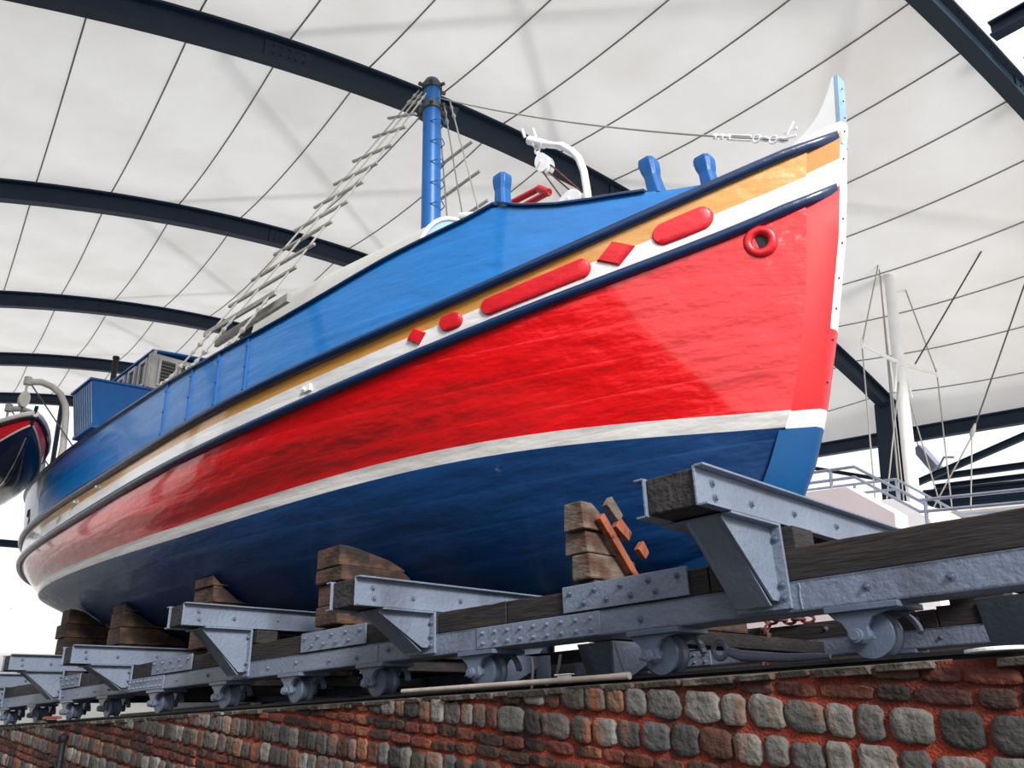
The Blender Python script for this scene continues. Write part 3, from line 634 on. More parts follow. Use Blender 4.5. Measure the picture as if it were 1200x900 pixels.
for cx, cf, hx, hf, kind, lab in ((-.742, .5, .054, .23, 'pill', 'rounded red relief bar nearest the stem'), (-.866, .5, .036, .28, 'diamond', 'large red relief diamond'), (-1.03, .52, .114, .23, 'pill', 'long rounded red relief bar'), (-1.215, .50, .026, .22, 'pill', 'short rounded red relief bar'), (-1.30, .5, .023, .24, 'diamond', 'small red relief diamond')):
    tag(relief(cx, cf, hx, hf, kind).build('relief_ornament', 'pill', BOAT, smooth='auto'), lab)
# hawse pipe
hp = side(-.625, .868, .002); nrm = V(.40, -.90, -.16).normalized()
mb = MB(); mb.torus(hp, nrm, .0240, .0100, 28, 12); hw = mb.build('hawse_ring', 'pill', BOAT, smooth=True)
mb = MB(); mb.disc(hp - nrm * .002, nrm, .017, .003, 20); mb.build('hawse_hole', 'black', hw)  # black disc stands for the shade inside the pipe
mb = MB(); mb.tube([hp - nrm * .004, hp + nrm * .003, hp + nrm * .006], [.021, .0185, .016], 20, cap=False); mb.build('hawse_throat', 'redp', hw, smooth=True)
# chainplates on the bulwark
CP = [-2.308, -2.137, -1.997, -1.847]
CPall = [-2.31, -2.15, -2.0, -1.86]
for x in CPall:
    mb = MB(); a = [side(x, lerp(lz('r1', x) + .012, lz('cap', x), t), .004) for t in (0, .5, 1)]
    mb.loft([[p + V(-.005, 0, 0), p + V(.005, 0, 0), p + V(.005, .01, 0), p + V(-.005, .01, 0)] for p in a])
    for t in (.12, .5, .86):
        q = side(x, lerp(lz('r1', x), lz('cap', x), t), .004); mb.disc(q, (0, -1, 0), .0035, .004, 7)
    mb.build('chainplate', 'bluep', BOAT)
# small fittings: rusty eye plates on the white strake, plank butts
for x, f in ((-2.98, .30), (-2.78, .24), (-1.63, .62)):
    p = strip(x, f, .001); mb = MB(); mb.box(p.x - .022, p.x + .022, p.y - .001, p.y + .01, p.z - .008, p.z + .008)
    mb.disc((p.x, p.y - .003, p.z), (0, -1, 0), .005, .005, 8); mb.build('eye_plate', 'greyw' if x < -2 else 'whitep', BOAT, bevel=.003)
# scupper near the stern
p = side(-3.72, .86, .001); mb = MB(); mb.box(p.x - .012, p.x + .012, p.y - .004, p.y + .02, p.z - .014, p.z + .014); mb.build('scupper', 'black', BOAT)
# timberheads
def head(x, y, z, h, wx=.017, wy=.017, lean=0., tw=1.0):
    mb = MB(); secs = []
    for t, sx_, sy_ in ((-.02, 1, 1), (0, .95, 1), (.28, .86, .95), (.5, .80, .9), (.68, 1.0, 1), (.86, 1.08, 1.05), (.97, .98, 1), (1.0, .66, .7)):
        zz = z + h * t; xx = x - lean * t; e = .62
        secs.append([(xx - wx * sx_ * a, y + wy * sy_ * b, zz) for a, b in ((1, e), (e, 1), (-e, 1), (-1, e), (-1, -e), (-e, -1), (e, -1), (1, -e))])
    mb.loft(secs); return mb
for sg in (-1, 1):
    for x, h, ln in ((-1.094, .085, 0.0), (-.783, .100, .016), (-.688, .088, .01)):
        y = YC + sg * (lb('cap', x) - (.019 if x < -1 else .021)); zz = lz('cap', x) if x < -.7 else lz('cap', x) - .005
        head(x, y, zz, h, .0190 if x < -1 else .0185, .017, ln).build('timberhead', 'bluep', BOAT, bevel=.006)
# mast
MT = thing
mx, my = -1.78, YC
mb = MB(); mb.tube([(mx, my, z) for z in (.80, 1.2, 1.6, 2.0, 2.115)], [.034, .0335, .0325, .031, .030], 20); mb.tube([(mx, my, z) for z in (2.115, 2.127, 2.134)], [.030, .026, .012], 20)
mast = mb.build('mast', 'bluep', BOAT, smooth='auto')
mb = MB()
for z in (2.085, 1.992): mb.disc((mx, my, z), (0, 0, 1), .036, .022, 18)
for a in range(6):
    d = V(math.cos(a * 1.05 + .3), math.sin(a * 1.05 + .3), 0)
    for z in (2.095, 2.003): mb.tube([V(mx, my, z) + d * .034, V(mx, my, z) + d * .052], .007, 6)
mb.box(mx - .06, mx - .038, my - .012, my + .012, 1.99, 2.09)
mb.build('mast_band', 'darkwire', mast)
mb = MB(); mb.box(mx - .01, mx + .01, my + .02, my + .11, 2.03, 2.04); mb.prism([(mx - .01, my + .04, 2.04), (mx - .01, my + .12, 2.075), (mx - .01, my + .115, 2.055), (mx - .01, my + .07, 2.03)], (.02, 0, 0)); mb.build('mast_bracket', 'roofsteel', mast)
for i in range(6):
    z = 1.50 + i * .085; mb = MB(); c = V(mx, my, z); d = V(.85, .1, .0).normalized(); e = V(-.1, .85, 0).normalized()
    mb.tube([c + d * .02 - e * .026, c + d * .044 - e * .018, c + d * .05 + V(0, 0, .008), c + d * .044 + e * .018, c + d * .02 + e * .026], .0020, 6); mb.build('climbing_rung', 'bluep', mast)
# standing rigging
top = V(mx, my, 2.075)
def shrouds(sg):
    feet = [side(x, lz('cap', x) + .012, -.006, sg) for x in ((-2.36, -2.19, -1.97) if sg < 0 else (-2.25, -2.05, -1.85))]
    tops = [V(mx - .03 + .02 * i, my + sg * .035, 2.085 - .02 * i) for i in range(3)] if sg < 0 else [V(mx - .01 + .03 * i, my + sg * .04, 2.03) for i in range(3)]
    for a, b in zip(tops, feet):
        mb = MB(); n_ = 12; d = (b - a)
        mb.tube([a + d * t + V(0, 0, -.01 * 4 * t * (1 - t)) for t in [i / n_ for i in range(n_ + 1)]], .0033 if sg < 0 else .0028, 6)
        for t, r in ((.02, .007), (.045, .008), (.85, .006), (.875, .008), (.90, .006), (.945, .009), (.975, .0075), (.99, .010)): 
            p = a + d * t + V(0, 0, -.01 * 4 * t * (1 - t)); mb.tube([p - d.normalized() * .010, p, p + d.normalized() * .010], [r * .5, r, r * .5], 7)
        mb.torus(b, V(1, 0, .2), .010, .003, 12, 6)
        sh = mb.build('shroud', 'wire', BOAT, smooth='auto')
    return tops, feet
tops, feet = shrouds(-1)
RL = [.10, .165, .25, .33, .41, .49, .57, .655, .74, .83]
for i, t in enumerate(RL):
    a = tops[2].lerp(feet[2], t) + V(0, 0, -.01 * 4 * t * (1 - t)); b = tops[0].lerp(feet[0], t) + V(0, 0, -.01 * 4 * t * (1 - t)); d = (b - a).normalized(); ext = .035
    a2, b2 = a - d * ext, b + d * ext * 1.6
    s_ = d.cross(V(0, 0, 1)).normalized() * .004; u = V(0, 0, .009 if i < 9 else .016)
    mb = MB(); mb.hexa([a2 - s_ - u * .5, b2 - s_ - u * .5, b2 + s_ - u * .5, a2 + s_ - u * .5], [a2 - s_ + u * .5, b2 - s_ + u * .5, b2 + s_ + u * .5, a2 + s_ + u * .5]); mb.build('ratline_batten', 'ratline', BOAT, bevel=.004)
a = V(-2.30, 1.0, 1.128); b = V(-1.86, 1.0, 1.112)
mb = MB(); mb.hexa([a, b, b + V(0, .012, 0), a + V(0, .012, 0)], [a + V(0, 0, .028), b + V(0, 0, .028), b + V(0, .012, .028), a + V(0, .012, .028)]); mb.build('light_board', 'ratline', BOAT, bevel=.008)
tops2, feet2 = shrouds(1)
for t in (.15, .24, .33, .42, .51):
    a = tops2[0].lerp(feet2[0], t); b = tops2[2].lerp(feet2[2], t); d = (b - a).normalized(); a -= d * .05; b += d * .05; u = V(0, 0, .008)
    mb = MB(); s_ = V(0, .004, 0); mb.hexa([a - s_, b - s_, b + s_, a + s_], [a - s_ + u, b - s_ + u, b + s_ + u, a + s_ + u]); mb.build('ratline_batten', 'ratline', BOAT)
# forestay with turnbuckle
fa, fb = V(mx + .03, my, 2.035), V(-.565, YC - .018, 1.128)
mb = MB(); n_ = 20; P = [fa.lerp(fb, i / n_) + V(0, 0, -.03 * 4 * (i / n_) * (1 - i / n_)) for i in range(n_ + 1)]
mb.tube(P, .0026, 6); fs_ = mb.build('forestay', 'wire', BOAT, smooth=True)
mb = MB(); d = (P[-1] - P[-3]).normalized()
for q in range(4):
    c = fb - d * (.015 + q * .022); mb.torus(c, V(0, 1, 0) if q % 2 else V(.4, 0, 1), .0085, .0028, 12, 6)
for q in (.004, -.004): mb.tube([fb - d * .095 + V(0, 0, q * 1.6), fb - d * .155 + V(0, 0, q * 1.6)], .0026, 6)
for q in (.16, .18, .2): mb.disc(fb - d * q, d, .0075, .008, 8)
mb.tube([fb - V(0, .01, 0), fb + V(.022, -.006, -.004)], .003, 6); mb.tube([fb + V(-.004, -.006, .016), fb + V(.026, -.006, .014)], .0035, 6); mb.tube([fb + V(.004, -.01, .006), fb + V(.024, -.01, .030)], .0025, 6)
mb.build('turnbuckle', 'whitep', fs_, smooth='auto')
# anchor davit with tackle, windlass handles
DK = 1.215 / 1.15
DP = [(-.892, 1.15, .90), (-.892, 1.15, 1.03), (-.897, 1.15, 1.09), (-.908, 1.15, 1.13), (-.925, 1.15, 1.158), (-.952, 1.15, 1.19), (-.985, 1.15, 1.212), (-1.012, 1.15, 1.232), (-1.04, 1.15, 1.256)]
DP = [tuple(V(*p) * DK) for p in DP]
def dk(*p): return V(*p) * DK
mb = MB(); mb.tube(DP, [.0088] * 5 + [.0084] * 4, 12); mb.tube([dk(-1.05, 1.15, 1.264), dk(-1.005, 1.15, 1.226)], .0115, 10)
for s_ in ((-1.055, 1.14, 1.27), (-1.03, 1.15, 1.262)): mb.tube([dk(*s_), dk(*s_) + V(0, -.01, .02)], .004, 6)
dv = mb.build('anchor_davit', 'whitep', BOAT, smooth='auto')
mb = MB()
for q in range(3): mb.torus(dk(-1.032 + q * .005, 1.15, 1.238 - q * .016), (0, 1, 0) if q % 2 else (1, 0, 0), .008, .0026, 12, 6)
mb.build('shackle', 'whitep', dv, smooth=True)
def pulley(c, rx, rz, ln, name='pulley_block'):
    mb = MB(); c = V(*c) * DK
    for yy in (-.012, -.001, .010):
        secs = []
        ring = [(c.x + rx * math.cos(a) * 1.0 + ln * math.sin(a), c.y + yy, c.z + rz * math.sin(a)) for a in [2 * math.pi * i / 24 for i in range(24)]]
        mb.prism(ring, (0, .004, 0))
    mb.disc(c + V(0, -.015, 0), (0, -1, 0), .004, .003, 8); mb.disc(c + V(0, -.010, 0), (0, 1, 0), rx * .75, .02, 16); return mb.build(name, 'whitep', dv, bevel=.003)
pulley((-1.008, 1.15, 1.172), .020, .029, -.006)
pulley((-.935, 1.15, 1.035), .032, .020, -.004)
mb = MB()
for a_, b_ in (((-1.01, 1.145, 1.15), (-.955, 1.145, 1.045)), ((-1.0, 1.155, 1.148), (-.93, 1.155, 1.05)), ((-.99, 1.15, 1.16), (-.905, 1.15, 1.04))): mb.tube([dk(*a_), dk(*b_)], .0022, 6)
mb.build('tackle_rope', 'rust', dv)
mb = MB()
mb.tube([(-1.42, 1.30, 1.00), (-1.42, 1.30, 1.262), (-1.40, 1.30, 1.282), (-1.161, 1.30, 1.261)], .0085, 10); mb.tube([(-1.42, 1.30, 1.25), (-1.13, 1.30, 1.233)], .0085, 10); mb.tube([(-1.163, 1.30, 1.262), (-1.130, 1.30, 1.232)], .0105, 10); mb.build('windlass_handle', 'redp', BOAT, smooth='auto')
# canvas-topped hatch shelter behind the foredeck
def arch_ring(x, yc, w_, z0, h, n_=18): return [(x, yc + w_ * math.cos(a), z0 + h * math.sin(a)) for a in [math.pi * i / n_ for i in range(n_ + 1)]]
def shel_ring(x, yc, w_, z0, h): return [(x, yc + w_, .86)] + arch_ring(x, yc, w_, z0, h) + [(x, yc - w_, .86)]
sec = [shel_ring(x, lerp(1.325, 1.345, t), lerp(.158, .17, t), lerp(1.13, 1.235, t), lerp(.205, .235, t)) for x, t in [(lerp(-1.50, -2.42, i / 8), i / 8) for i in range(9)]]
mb = MB(); mb.loft(sec, closed=True, cap=True); shel = mb.build('hatch_cover', 'canvas', BOAT, smooth='auto')
mb = MB(); r0 = shel_ring(-1.494, 1.325, .156, 1.13, .203); mb.prism([V(*p) for p in r0], (.004, 0, 0)); mb.build('end_panel', 'bluel', shel)
mb = MB(); mb.tube(shel_ring(-1.488, 1.325, .158, 1.13, .205), .006, 8); mb.tube([(-1.50, 1.33, 1.365), (-1.40, 1.36, 1.335)], .008, 8); mb.build('end_trim', 'whitep', shel)
# wheelhouse
def window(parent, o, ux, uz, w_, h, fr=.012, louvre=True, dep=.01):
    """framed pane: o lower-left corner, ux/uz unit directions along the wall"""
    o = V(*o); ux = V(*ux); uz = V(*uz); nn_ = ux.cross(uz).normalized()
    mb = MB()
    for a, b, c, d in ((0, fr, 0, h), (w_ - fr, w_, 0, h), (fr, w_ - fr, 0, fr), (fr, w_ - fr, h - fr, h)):
        p = [o + ux * a + uz * c, o + ux * b + uz * c, o + ux * b + uz * d, o + ux * a + uz * d]; mb.prism(p, nn_ * dep)
    f = mb.build('window_frame', 'greyw', parent)
    mb = MB(); mb.prism([o + ux * fr + uz * fr, o + ux * (w_ - fr) + uz * fr, o + ux * (w_ - fr) + uz * (h - fr), o + ux * fr + uz * (h - fr)], nn_ * .003); mb.build('window_pane', 'glass', parent)
    if louvre:
        mb = MB(); k_ = 7
        for i in range(k_):
            z = lerp(fr, h - fr, (i + .5) / k_); p = o + uz * z + nn_ * .003; mb.prism([p + ux * fr, p + ux * (w_ - fr), p + ux * (w_ - fr) + uz * .007, p + ux * fr + uz * .007], nn_ * .003)
        mb.build('louvre', 'louvre', parent)
WX, WY0, WY1 = -3.38, 1.20, 1.72
mb = MB(); mb.box(-4.12, WX, WY0, WY1, .79, 1.545)
wh = mb.build('wheelhouse', 'bluep', BOAT, bevel=.01)
mb = MB(); mb.box(WX, WX + .006, WY0 + .002, WY1 - .002, 1.385, 1.545); mb.box(WX - .02, WX + .008, WY0 - .006, WY0, 1.385, 1.545); mb.build('front_panel', 'greyw', wh)
for i in range(5): window(wh, (WX + .006, WY0 + .030 + i * .088, 1.398), (0, 1, 0), (0, 0, 1), .082, .13, fr=.010)
for i in range(3): window(wh, (WX - .025 - .085 - i * .125, WY0, 1.40), (1, 0, 0), (0, 0, 1), .085, .13, fr=.014, louvre=False)
mb = MB(); mb.prism([(-4.2, WY0 - .010, 1.545), (-4.2, (WY0 + WY1) / 2, 1.575), (-4.2, WY1 + .010, 1.545), (-4.2, WY1 + .010, 1.553), (-4.2, (WY0 + WY1) / 2, 1.583), (-4.2, WY0 - .010, 1.553)], (.845, 0, 0)); mb.build('roof', 'bluep', wh, bevel=.004)
mb = MB(); mb.prism([(WX + .0, WY0 - .004, 1.545), (WX + .04, WY0 - .004, 1.545), (WX + .03, WY0 - .004, 1.52), (WX + .008, WY0 - .004, 1.495), (WX, WY0 - .004, 1.47)], (0, .01, 0)); mb.build('roof_bracket', 'greyw', wh)
# flared blue locker standing over the rail, with its legs
bx, bx2 = -3.275, -3.49
mb = MB(); mb.hexa([(bx2 - .01, .985, 1.142), (bx - .03, .985, 1.142), (bx - .03, 1.19, 1.15), (bx2 - .01, 1.19, 1.15)], [(bx2, .95, 1.315), (bx, .95, 1.315), (bx, 1.19, 1.332), (bx2, 1.19, 1.332)])
lk = mb.build('deck_locker', 'bluep', BOAT, bevel=.006)
mb = MB(); mb.hexa([(bx2 - .008, .94, 1.315), (bx + .008, .94, 1.315), (bx + .008, 1.19, 1.332), (bx2 - .008, 1.19, 1.332)], [(bx2 - .008, .94, 1.323), (bx + .008, .94, 1.323), (bx + .008, 1.19, 1.340), (bx2 - .008, 1.19, 1.340)]); mb.build('locker_lid', 'bluep', lk, bevel=.003)
mb = MB(); mb.box(bx2 - .015, bx - .022, .98, 1.19, 1.130, 1.142); mb.build('locker_base', 'bluep', lk)
for x, x2 in ((bx - .06, bx - .085), (bx2 + .01, bx2 - .01)):
    mb = MB(); mb.hexa([(x2 - .014, .965, .80), (x2 + .014, .965, .80), (x2 + .014, .985, .80), (x2 - .014, .985, .80)], [(x - .014, 1.0, 1.131), (x + .014, 1.0, 1.131), (x + .014, 1.02, 1.131), (x - .014, 1.02, 1.131)]); mb.build('locker_leg', 'bluep', lk)
mb = MB()
for i in range(9):
    x = lerp(bx2 + .01, bx - .01, i / 8); mb.prism([(x, .949, 1.31), (x + .003, .949, 1.31), (x - .015, .984, 1.147), (x - .018, .984, 1.147)], (0, -.002, 0))
mb.build('locker_batten', 'bluel', lk)
# exhaust stack
mb = MB(); mb.tube([(-4.17, 1.31, 1.55), (-4.175, 1.305, 1.825)], .014, 14); mb.tube([(-4.175, 1.305, 1.82), (-4.175, 1.305, 1.832)], .017, 14); mb.build('exhaust_stack', 'black', BOAT, smooth='auto')
# boat davits
def davit(x, s=1.0):
    y0 = YC - lb('cap', x) + .02
    mb = MB(); P = [(x, y0, .80), (x, y0, 1.05), (x, y0 - .012, 1.18), (x, y0 - .02, 1.215), (x, y0 - .045, 1.255), (x, y0 - .08, 1.277), (x, y0 - .12, 1.285), (x, y0 - .165, 1.272)]
    mb.tube(P, .0125, 10); mb.disc((x, y0 - .165, 1.262), (0, 0, 1), .014, .03, 10); d_ = mb.build('boat_davit', 'greyw', BOAT, smooth='auto')
    mb = MB(); e = V(x, y0 - .165, 1.262)
    mb.tube([e, e - V(0, 0, .03)], .005, 6)
    for yy in (-.010, 0, .010): mb.prism([(x + yy - .002, e.y + .019 * math.cos(a), e.z - .062 + .032 * math.sin(a)) for a in [2 * math.pi * i / 18 for i in range(18)]], (.004, 0, 0))
    mb.build('davit_block', 'greyw', d_)
    mb = MB(); mb.tube([e + V(0, 0, .02), (x + .04, y0 + .06, 1.0)], .0028, 5); mb.build('davit_guy', 'darkwire', d_)
    return e
e1 = davit(-3.347); e2 = davit(-3.70)
# stern grating end
mb = MB(); mb.box(-4.78, -4.62, YC - .12, YC + .12, .965, .985); mb.build('stern_platform', 'rail', BOAT)
# rudder post
mb = MB(); mb.box(-4.50, -4.44, YC - .014, YC + .014, .222, .62); mb.box(-4.66, -4.50, YC - .010, YC + .010, .24, .60); mb.build('rudder', 'navy', BOAT)
# ================================================================ DINGHY hung from the davits
DG = thing('ship_dinghy', 'small red and navy dinghy with a white rim hanging from the davits beside the stern', 'dinghy', (-3.6, .735, .93))
dx0, dx1, dy = -3.14, -4.24, .735
def dsec(t):
    """t 0 bow .. 1 transom: half-breadth and heights"""
    B = .155 * (1 - (1 - min(1, t / .45)) ** 2.3) ** .85 * (1 - .25 * max(0, t - .6) / .4); zs = 1.04 + .03 * (1 - t) ** 3 - .025 * math.sin(math.pi * t) ; zk = .865 + .13 * max(0, 1 - t / .2) ** 1.6
    return B, zs, zk
rows_ = [(0, 0), (.10, .0), (.36, .02), (.62, .05), (.84, .10)]
def dring(t):
    x = lerp(dx0, dx1, t); B, zs, zk = dsec(t); H = zs - zk; out_ = []
    prof_ = [(.0, 0), (.32, .04), (.60, .12), (.80, .28), (.90, .48), (.97, .75), (1.0, 1.0)]
    xo = 0
    return [(x + .035 * (h_) * max(0, 1 - t * 4), dy + sg_ * B * p_, zk + H * h_) for sg_, pts in ((-1, prof_[::-1]), (1, prof_[1:])) for p_, h_ in pts]
ts = [0.0, .02, .05, .1, .16, .24, .34, .46, .6, .75, .9, 1]
secs = [dring(t) for t in ts]; k_ = len(secs[0])
mb = MB(); fs = []; ms_ = []
for i in range(len(ts) - 1):
    for j in range(k_ - 1):
        jj = min(j, k_ - 2 - j); fs.append((i * k_ + j, (i + 1) * k_ + j, (i + 1) * k_ + j + 1, i * k_ + j + 1)); ms_.append(0 if jj < 2 else 1)
fs.append(tuple(range((len(ts) - 1) * k_, len(ts) * k_))); ms_.append(0)
mb.add([p for q in secs for p in q], fs, ms_); dh = mb.build('dinghy_hull', ['dred', 'dnavy'], DG, smooth='auto')
for idx, r_, nm, mt in ((0, .011, 'gunwale', 'greyw'), (2, .0035, 'chine_line', 'greyw')):
    mb = MB()
    for j in (idx, k_ - 1 - idx):
        mb.tube([V(*secs[i][j]) + V(0, (-1 if j < k_ / 2 else 1) * .003, 0) for i in range(len(ts))], r_, 8)
    mb.build(nm, mt, DG, smooth='auto')
mb = MB()
for j in (0, k_ - 1): mb.tube([V(*secs[i][j]) + V(0, (-1 if j < k_ / 2 else 1) * .004, -.012) for i in range(len(ts))], .005, 6)
mb.build('rim_strake', 'dnavy', DG)
mid = k_ // 2
mb = MB(); mb.tube([V(*secs[i][mid]) - V(0, 0, .004) for i in range(len(ts))], .007, 6); mb.tube([V(*secs[0][mid]) , V(*secs[0][0]) + V(.002, 0, .03)], .007, 6); mb.build('dinghy_keel', 'dnavy', DG)
mb = MB()
for x, e in ((-3.347, e1), (-3.70, e2)): mb.tube([(x, e.y, e.z - .09), (x, dy, 1.0)], .003, 5)
mb.build('lifting_line', 'darkwire', DG)
# ================================================================ BLOCKS under the boat
SEC = [hullrows(s) for s in SS]
def hull_z(X, b):
    """height of the bottom planking at X, half-breadth b"""
    best = None
    for q in SEC:
        pts = q[-17:]; xm = sum(p[0] for p in pts) / 17
        if best is None or abs(xm - X) < best[0]: best = (abs(xm - X), pts)
    pts = best[1][::-1]
    for a, c in zip(pts[:-1], pts[1:]):
        if a[1] <= b <= c[1]: return lerp(a[2], c[2], (b - a[1]) / max(1e-6, c[1] - a[1]))
    return pts[-1][2] if b > pts[-1][1] else pts[0][2]
ordn = ['first', 'second', 'third', 'fourth', 'fifth']
random.seed(5)
TOPS = [(.347, .85), (.392, .2), (.425, .2), (.445, .2), (.452, .2)]
STK = [(-.925, -.872, 1.05, 1.19, [.218, .262, .30]), (-1.69, -1.59, 1.05, 1.27, [.218, .262, .312, .347]), (-2.345, -2.235, 1.05, 1.28, [.218, .28, .34, .385]), (-2.96, -2.86, 1.05, 1.30, [.218, .28, .335, .385]), (-3.49, -3.40, 1.05, 1.32, [.218, .29, .35, .40])]
for k, (xa, xb, ya, yb, lv) in enumerate(STK):
    z = .1515
    for li, zt in enumerate(lv + [None]):
        mt = 'block' if k == 0 and li else 'blockr'; last = zt is None; ja, jb, jy = (random.uniform(-.008, .006) for _ in range(3))
        y0_, y1_ = (1.064, 1.53) if li == 0 else (ya + jy, yb - .01 * li)
        mb = MB(); n_ = 8; secs = []
        def cap_(y, lim):
            h_ = min(hull_z((xa + xb) / 2, YC - y) - .012, TOPS[k][0] - TOPS[k][1] * max(0, y - 1.075)) if y < YC else lim
            return min(lim, h_) if li else lim
        lim = .9 if last else zt - .0012
        ok = cap_(y0_, lim) > z + .012
        if not ok: break
        for i in range(n_ + 1):
            y = lerp(y0_, y1_, i / n_); tz = max(z + .004, cap_(y, lim) if li else lim); tp = 0 if k else (tz - .15) * .10
            secs.append([(xa + ja + tp * .3, y, z), (xb + jb - tp * .2, y, z), (xb + jb - tp * .4, y, tz), (xa + ja + tp * .5, y, tz)])
        mb.loft(secs); o = mb.build('block_timber', mt, bevel=.02)
        nm = 'lowest long' if li == 0 else ('topmost shaped' if last else ['', 'second', 'third', 'fourth'][li])
        look = 'grey weathered' if k == 0 else 'dark brown weathered'
        tag(o, '%s timber, %s in the %s block stack back from the bow' % (look, nm, ordn[k]), 'timber', 'timbers stacked under the boat')
        z = (zt or .9)
    zk = .2185
    mb = MB(); mb.box(xa, xb, 1.40, 1.50, zk, .2215); tag(mb.build('keel_pad', mt, bevel=.004), 'flat timber pad under the keel on the %s block stack back from the bow' % ordn[k], 'timber', 'pads under the keel')
# loose wedges by the first stack
for pts, m_, lab in (([(-.868, 1.075, .322), (-.866, 1.165, .218)], 'wedge', 'splintered orange plank leaning on the grey block stack under the bow'),
                    ([(-.868, 1.098, .352), (-.868, 1.128, .325)], 'block', 'pale chock at the top of the block stack under the bow'),
                    ([(-.868, 1.118, .318), (-.868, 1.15, .296)], 'wedge', 'short orange wedge below the pale chock under the bow'),
                    ([(-.868, 1.178, .285), (-.868, 1.195, .268)], 'wedge', 'smallest orange wedge low on the bow block stack')):
    a, b = V(*pts[0]), V(*pts[1]); d = (b - a).normalized(); s_ = d.cross(V(1, 0, 0)).normalized() * (.008 if len(lab) > 60 else .011); th = V(.012, 0, 0)
    mb = MB(); mb.prism([a - s_, b - s_ * .7, b + s_, a + s_ * 1.1], th); tag(mb.build('wedge', m_, bevel=.006), lab, 'wedge', 'loose wedges by the bow stack')
# ================================================================ small things on and by the wall
def chain(name, pts, R_, r_, m, label, cat='chain'):
    mb = MB(); P = [V(*p) for p in pts]; L_ = [0]
    for a, b in zip(P[:-1], P[1:]): L_.append(L_[-1] + (b - a).length)
    n_ = max(2, int(L_[-1] / (R_ * 1.75)))
    for i in range(n_ + 1):
        d = L_[-1] * i / n_; j = max(q for q in range(len(P)) if L_[q] <= d + 1e-9); j = min(j, len(P) - 2); t = (d - L_[j]) / (L_[j + 1] - L_[j]); c = P[j].lerp(P[j + 1], t); dr = (P[j + 1] - P[j]).normalized()
        n1 = dr.cross(V(0, 1, 0)).normalized() if i % 2 else dr.cross(V(1, 0, .3)).normalized(); e = dr; g = n1.cross(e)
        ring = [c + e * R_ * 1.25 * math.cos(a) + g * R_ * .75 * math.sin(a) for a in [2 * math.pi * q / 14 for q in range(15)]]; mb.tube(ring, r_, 6)
    return tag(mb.build(name, m, smooth='auto'), label, cat)
chain('hanging_chain', [(-.90, 1.852, .203), (-.95, 1.846, .205), (-.985, 1.838, .208), (-1.002, 1.832, .18), (-1.012, 1.832, .12), (-1.014, 1.832, .065)], .012, .0036, 'rust', 'rusty chain hanging over the far timber beam behind the near rail')
mb = MB(); mb.tube([(-1.28, .985, .0625), (-.80, .985, .0592), (-.757, .985, .0590)], [.0040, .0044, .0052], 12); mb.tube([(-.757, .985, .059), (-.7565, .985, .059)], [.0035, .0035], 10); tag(mb.build('conduit_pipe', 'pipe', smooth='auto'), 'long pale conduit pipe lying on top of the stone wall', 'pipe')
mb = MB(); mb.box(-.905, -.882, .995, 1.003, .056, .068); mb.box(-.909, -.878, .992, 1.006, .068, .0695); tag(mb.build('junction_box', 'whitep', bevel=.003), 'small white box on the wall top behind the pale conduit', 'box')
for a, lab in (((-.975, 1.01), 'bent grey rod left of the small white box'), ((-.935, 1.01), 'curved dark rod nearest the small white box')):
    x, y = a; mb = MB()
    mb.tube([(x, y, .052), (x + .005, y, .085), (x + .003, y, .10)] if x < -.96 else [(x - .02, y, .062), (x - .005, y, .056), (x + .012, y, .062), (x + .022, y, .085), (x + .026, y, .10)], .0026, 6); tag(mb.build('bent_rod', 'darkwire', smooth='auto'), lab, 'rod')
mb = MB(); mb.tube([(-.64, 1.055, .086), (-.62, 1.06, .078), (-.56, 1.07, .071), (-.50, 1.075, .069)], [.0062, .0075, .006, .004], 10); mb.torus((-.648, 1.053, .087), (0, 1, 0), .011, .004, 14, 6); tag(mb.build('towing_bar', 'steelb', smooth='auto'), 'thick flaky grey bar lying beside the second wheel behind the rail', 'bar')
mb = MB(); mb.disc((-.272, .975, .0535), (0, 0, 1), .034, .0032, 28); mb.disc((-.272, .975, .0567), (0, 0, 1), .026, .001, 28); tag(mb.build('round_plate', 'whitep', bevel=.003), 'flat round pale plate lying on the wall top at the right', 'plate')
for i, (x, z, w_) in enumerate(((-3.20, ZT + .001, .085), (-3.15, ZT + .0115, .07), )):
    mb = MB(); mb.hexa([(x - w_ / 2, .955, z), (x + w_ / 2, .96, z), (x + w_ / 2, .995, z), (x - w_ / 2, .995, z)], [(x - w_ / 2 + .004, .957, z + .009), (x + w_ / 2 - .01, .962, z + .009), (x + w_ / 2, .995, z + .009), (x - w_ / 2, .995, z + .009)])
    tag(mb.build('stone_slab', 'wedge' if i else 'coping', bevel=.008), ['pale flat slab lying lowest on the wall top at far left', 'reddish flat slab lying on the pale slab at far left'][i], 'slab', 'slabs left on the wall top')
PX, PY = -2.715, .88
mb = MB(); mb.tube([(PX, PY, -.95), (PX, PY, -.008)], .009, 10); mb.tube([(PX, PY, -.008), (PX, PY, 0.0), (PX, PY, .010), (PX, PY, .016)], [.009, .014, .014, .004], 12); mb.torus((PX, PY, -.06), (1, 0, 0), .014, .004, 12, 6); post = tag(mb.build('chain_post', 'railiron', smooth='auto'), 'thin dark iron post standing before the stone wall at lower left', 'post')
chain('barrier_chain', [(PX - .004, PY, -.055), (-3.05, PY, -.165), (-3.5, PY, -.20), (-4.0, PY, -.16)], .010, .003, 'railiron', 'thin dark chain sloping down from the iron post at lower left')
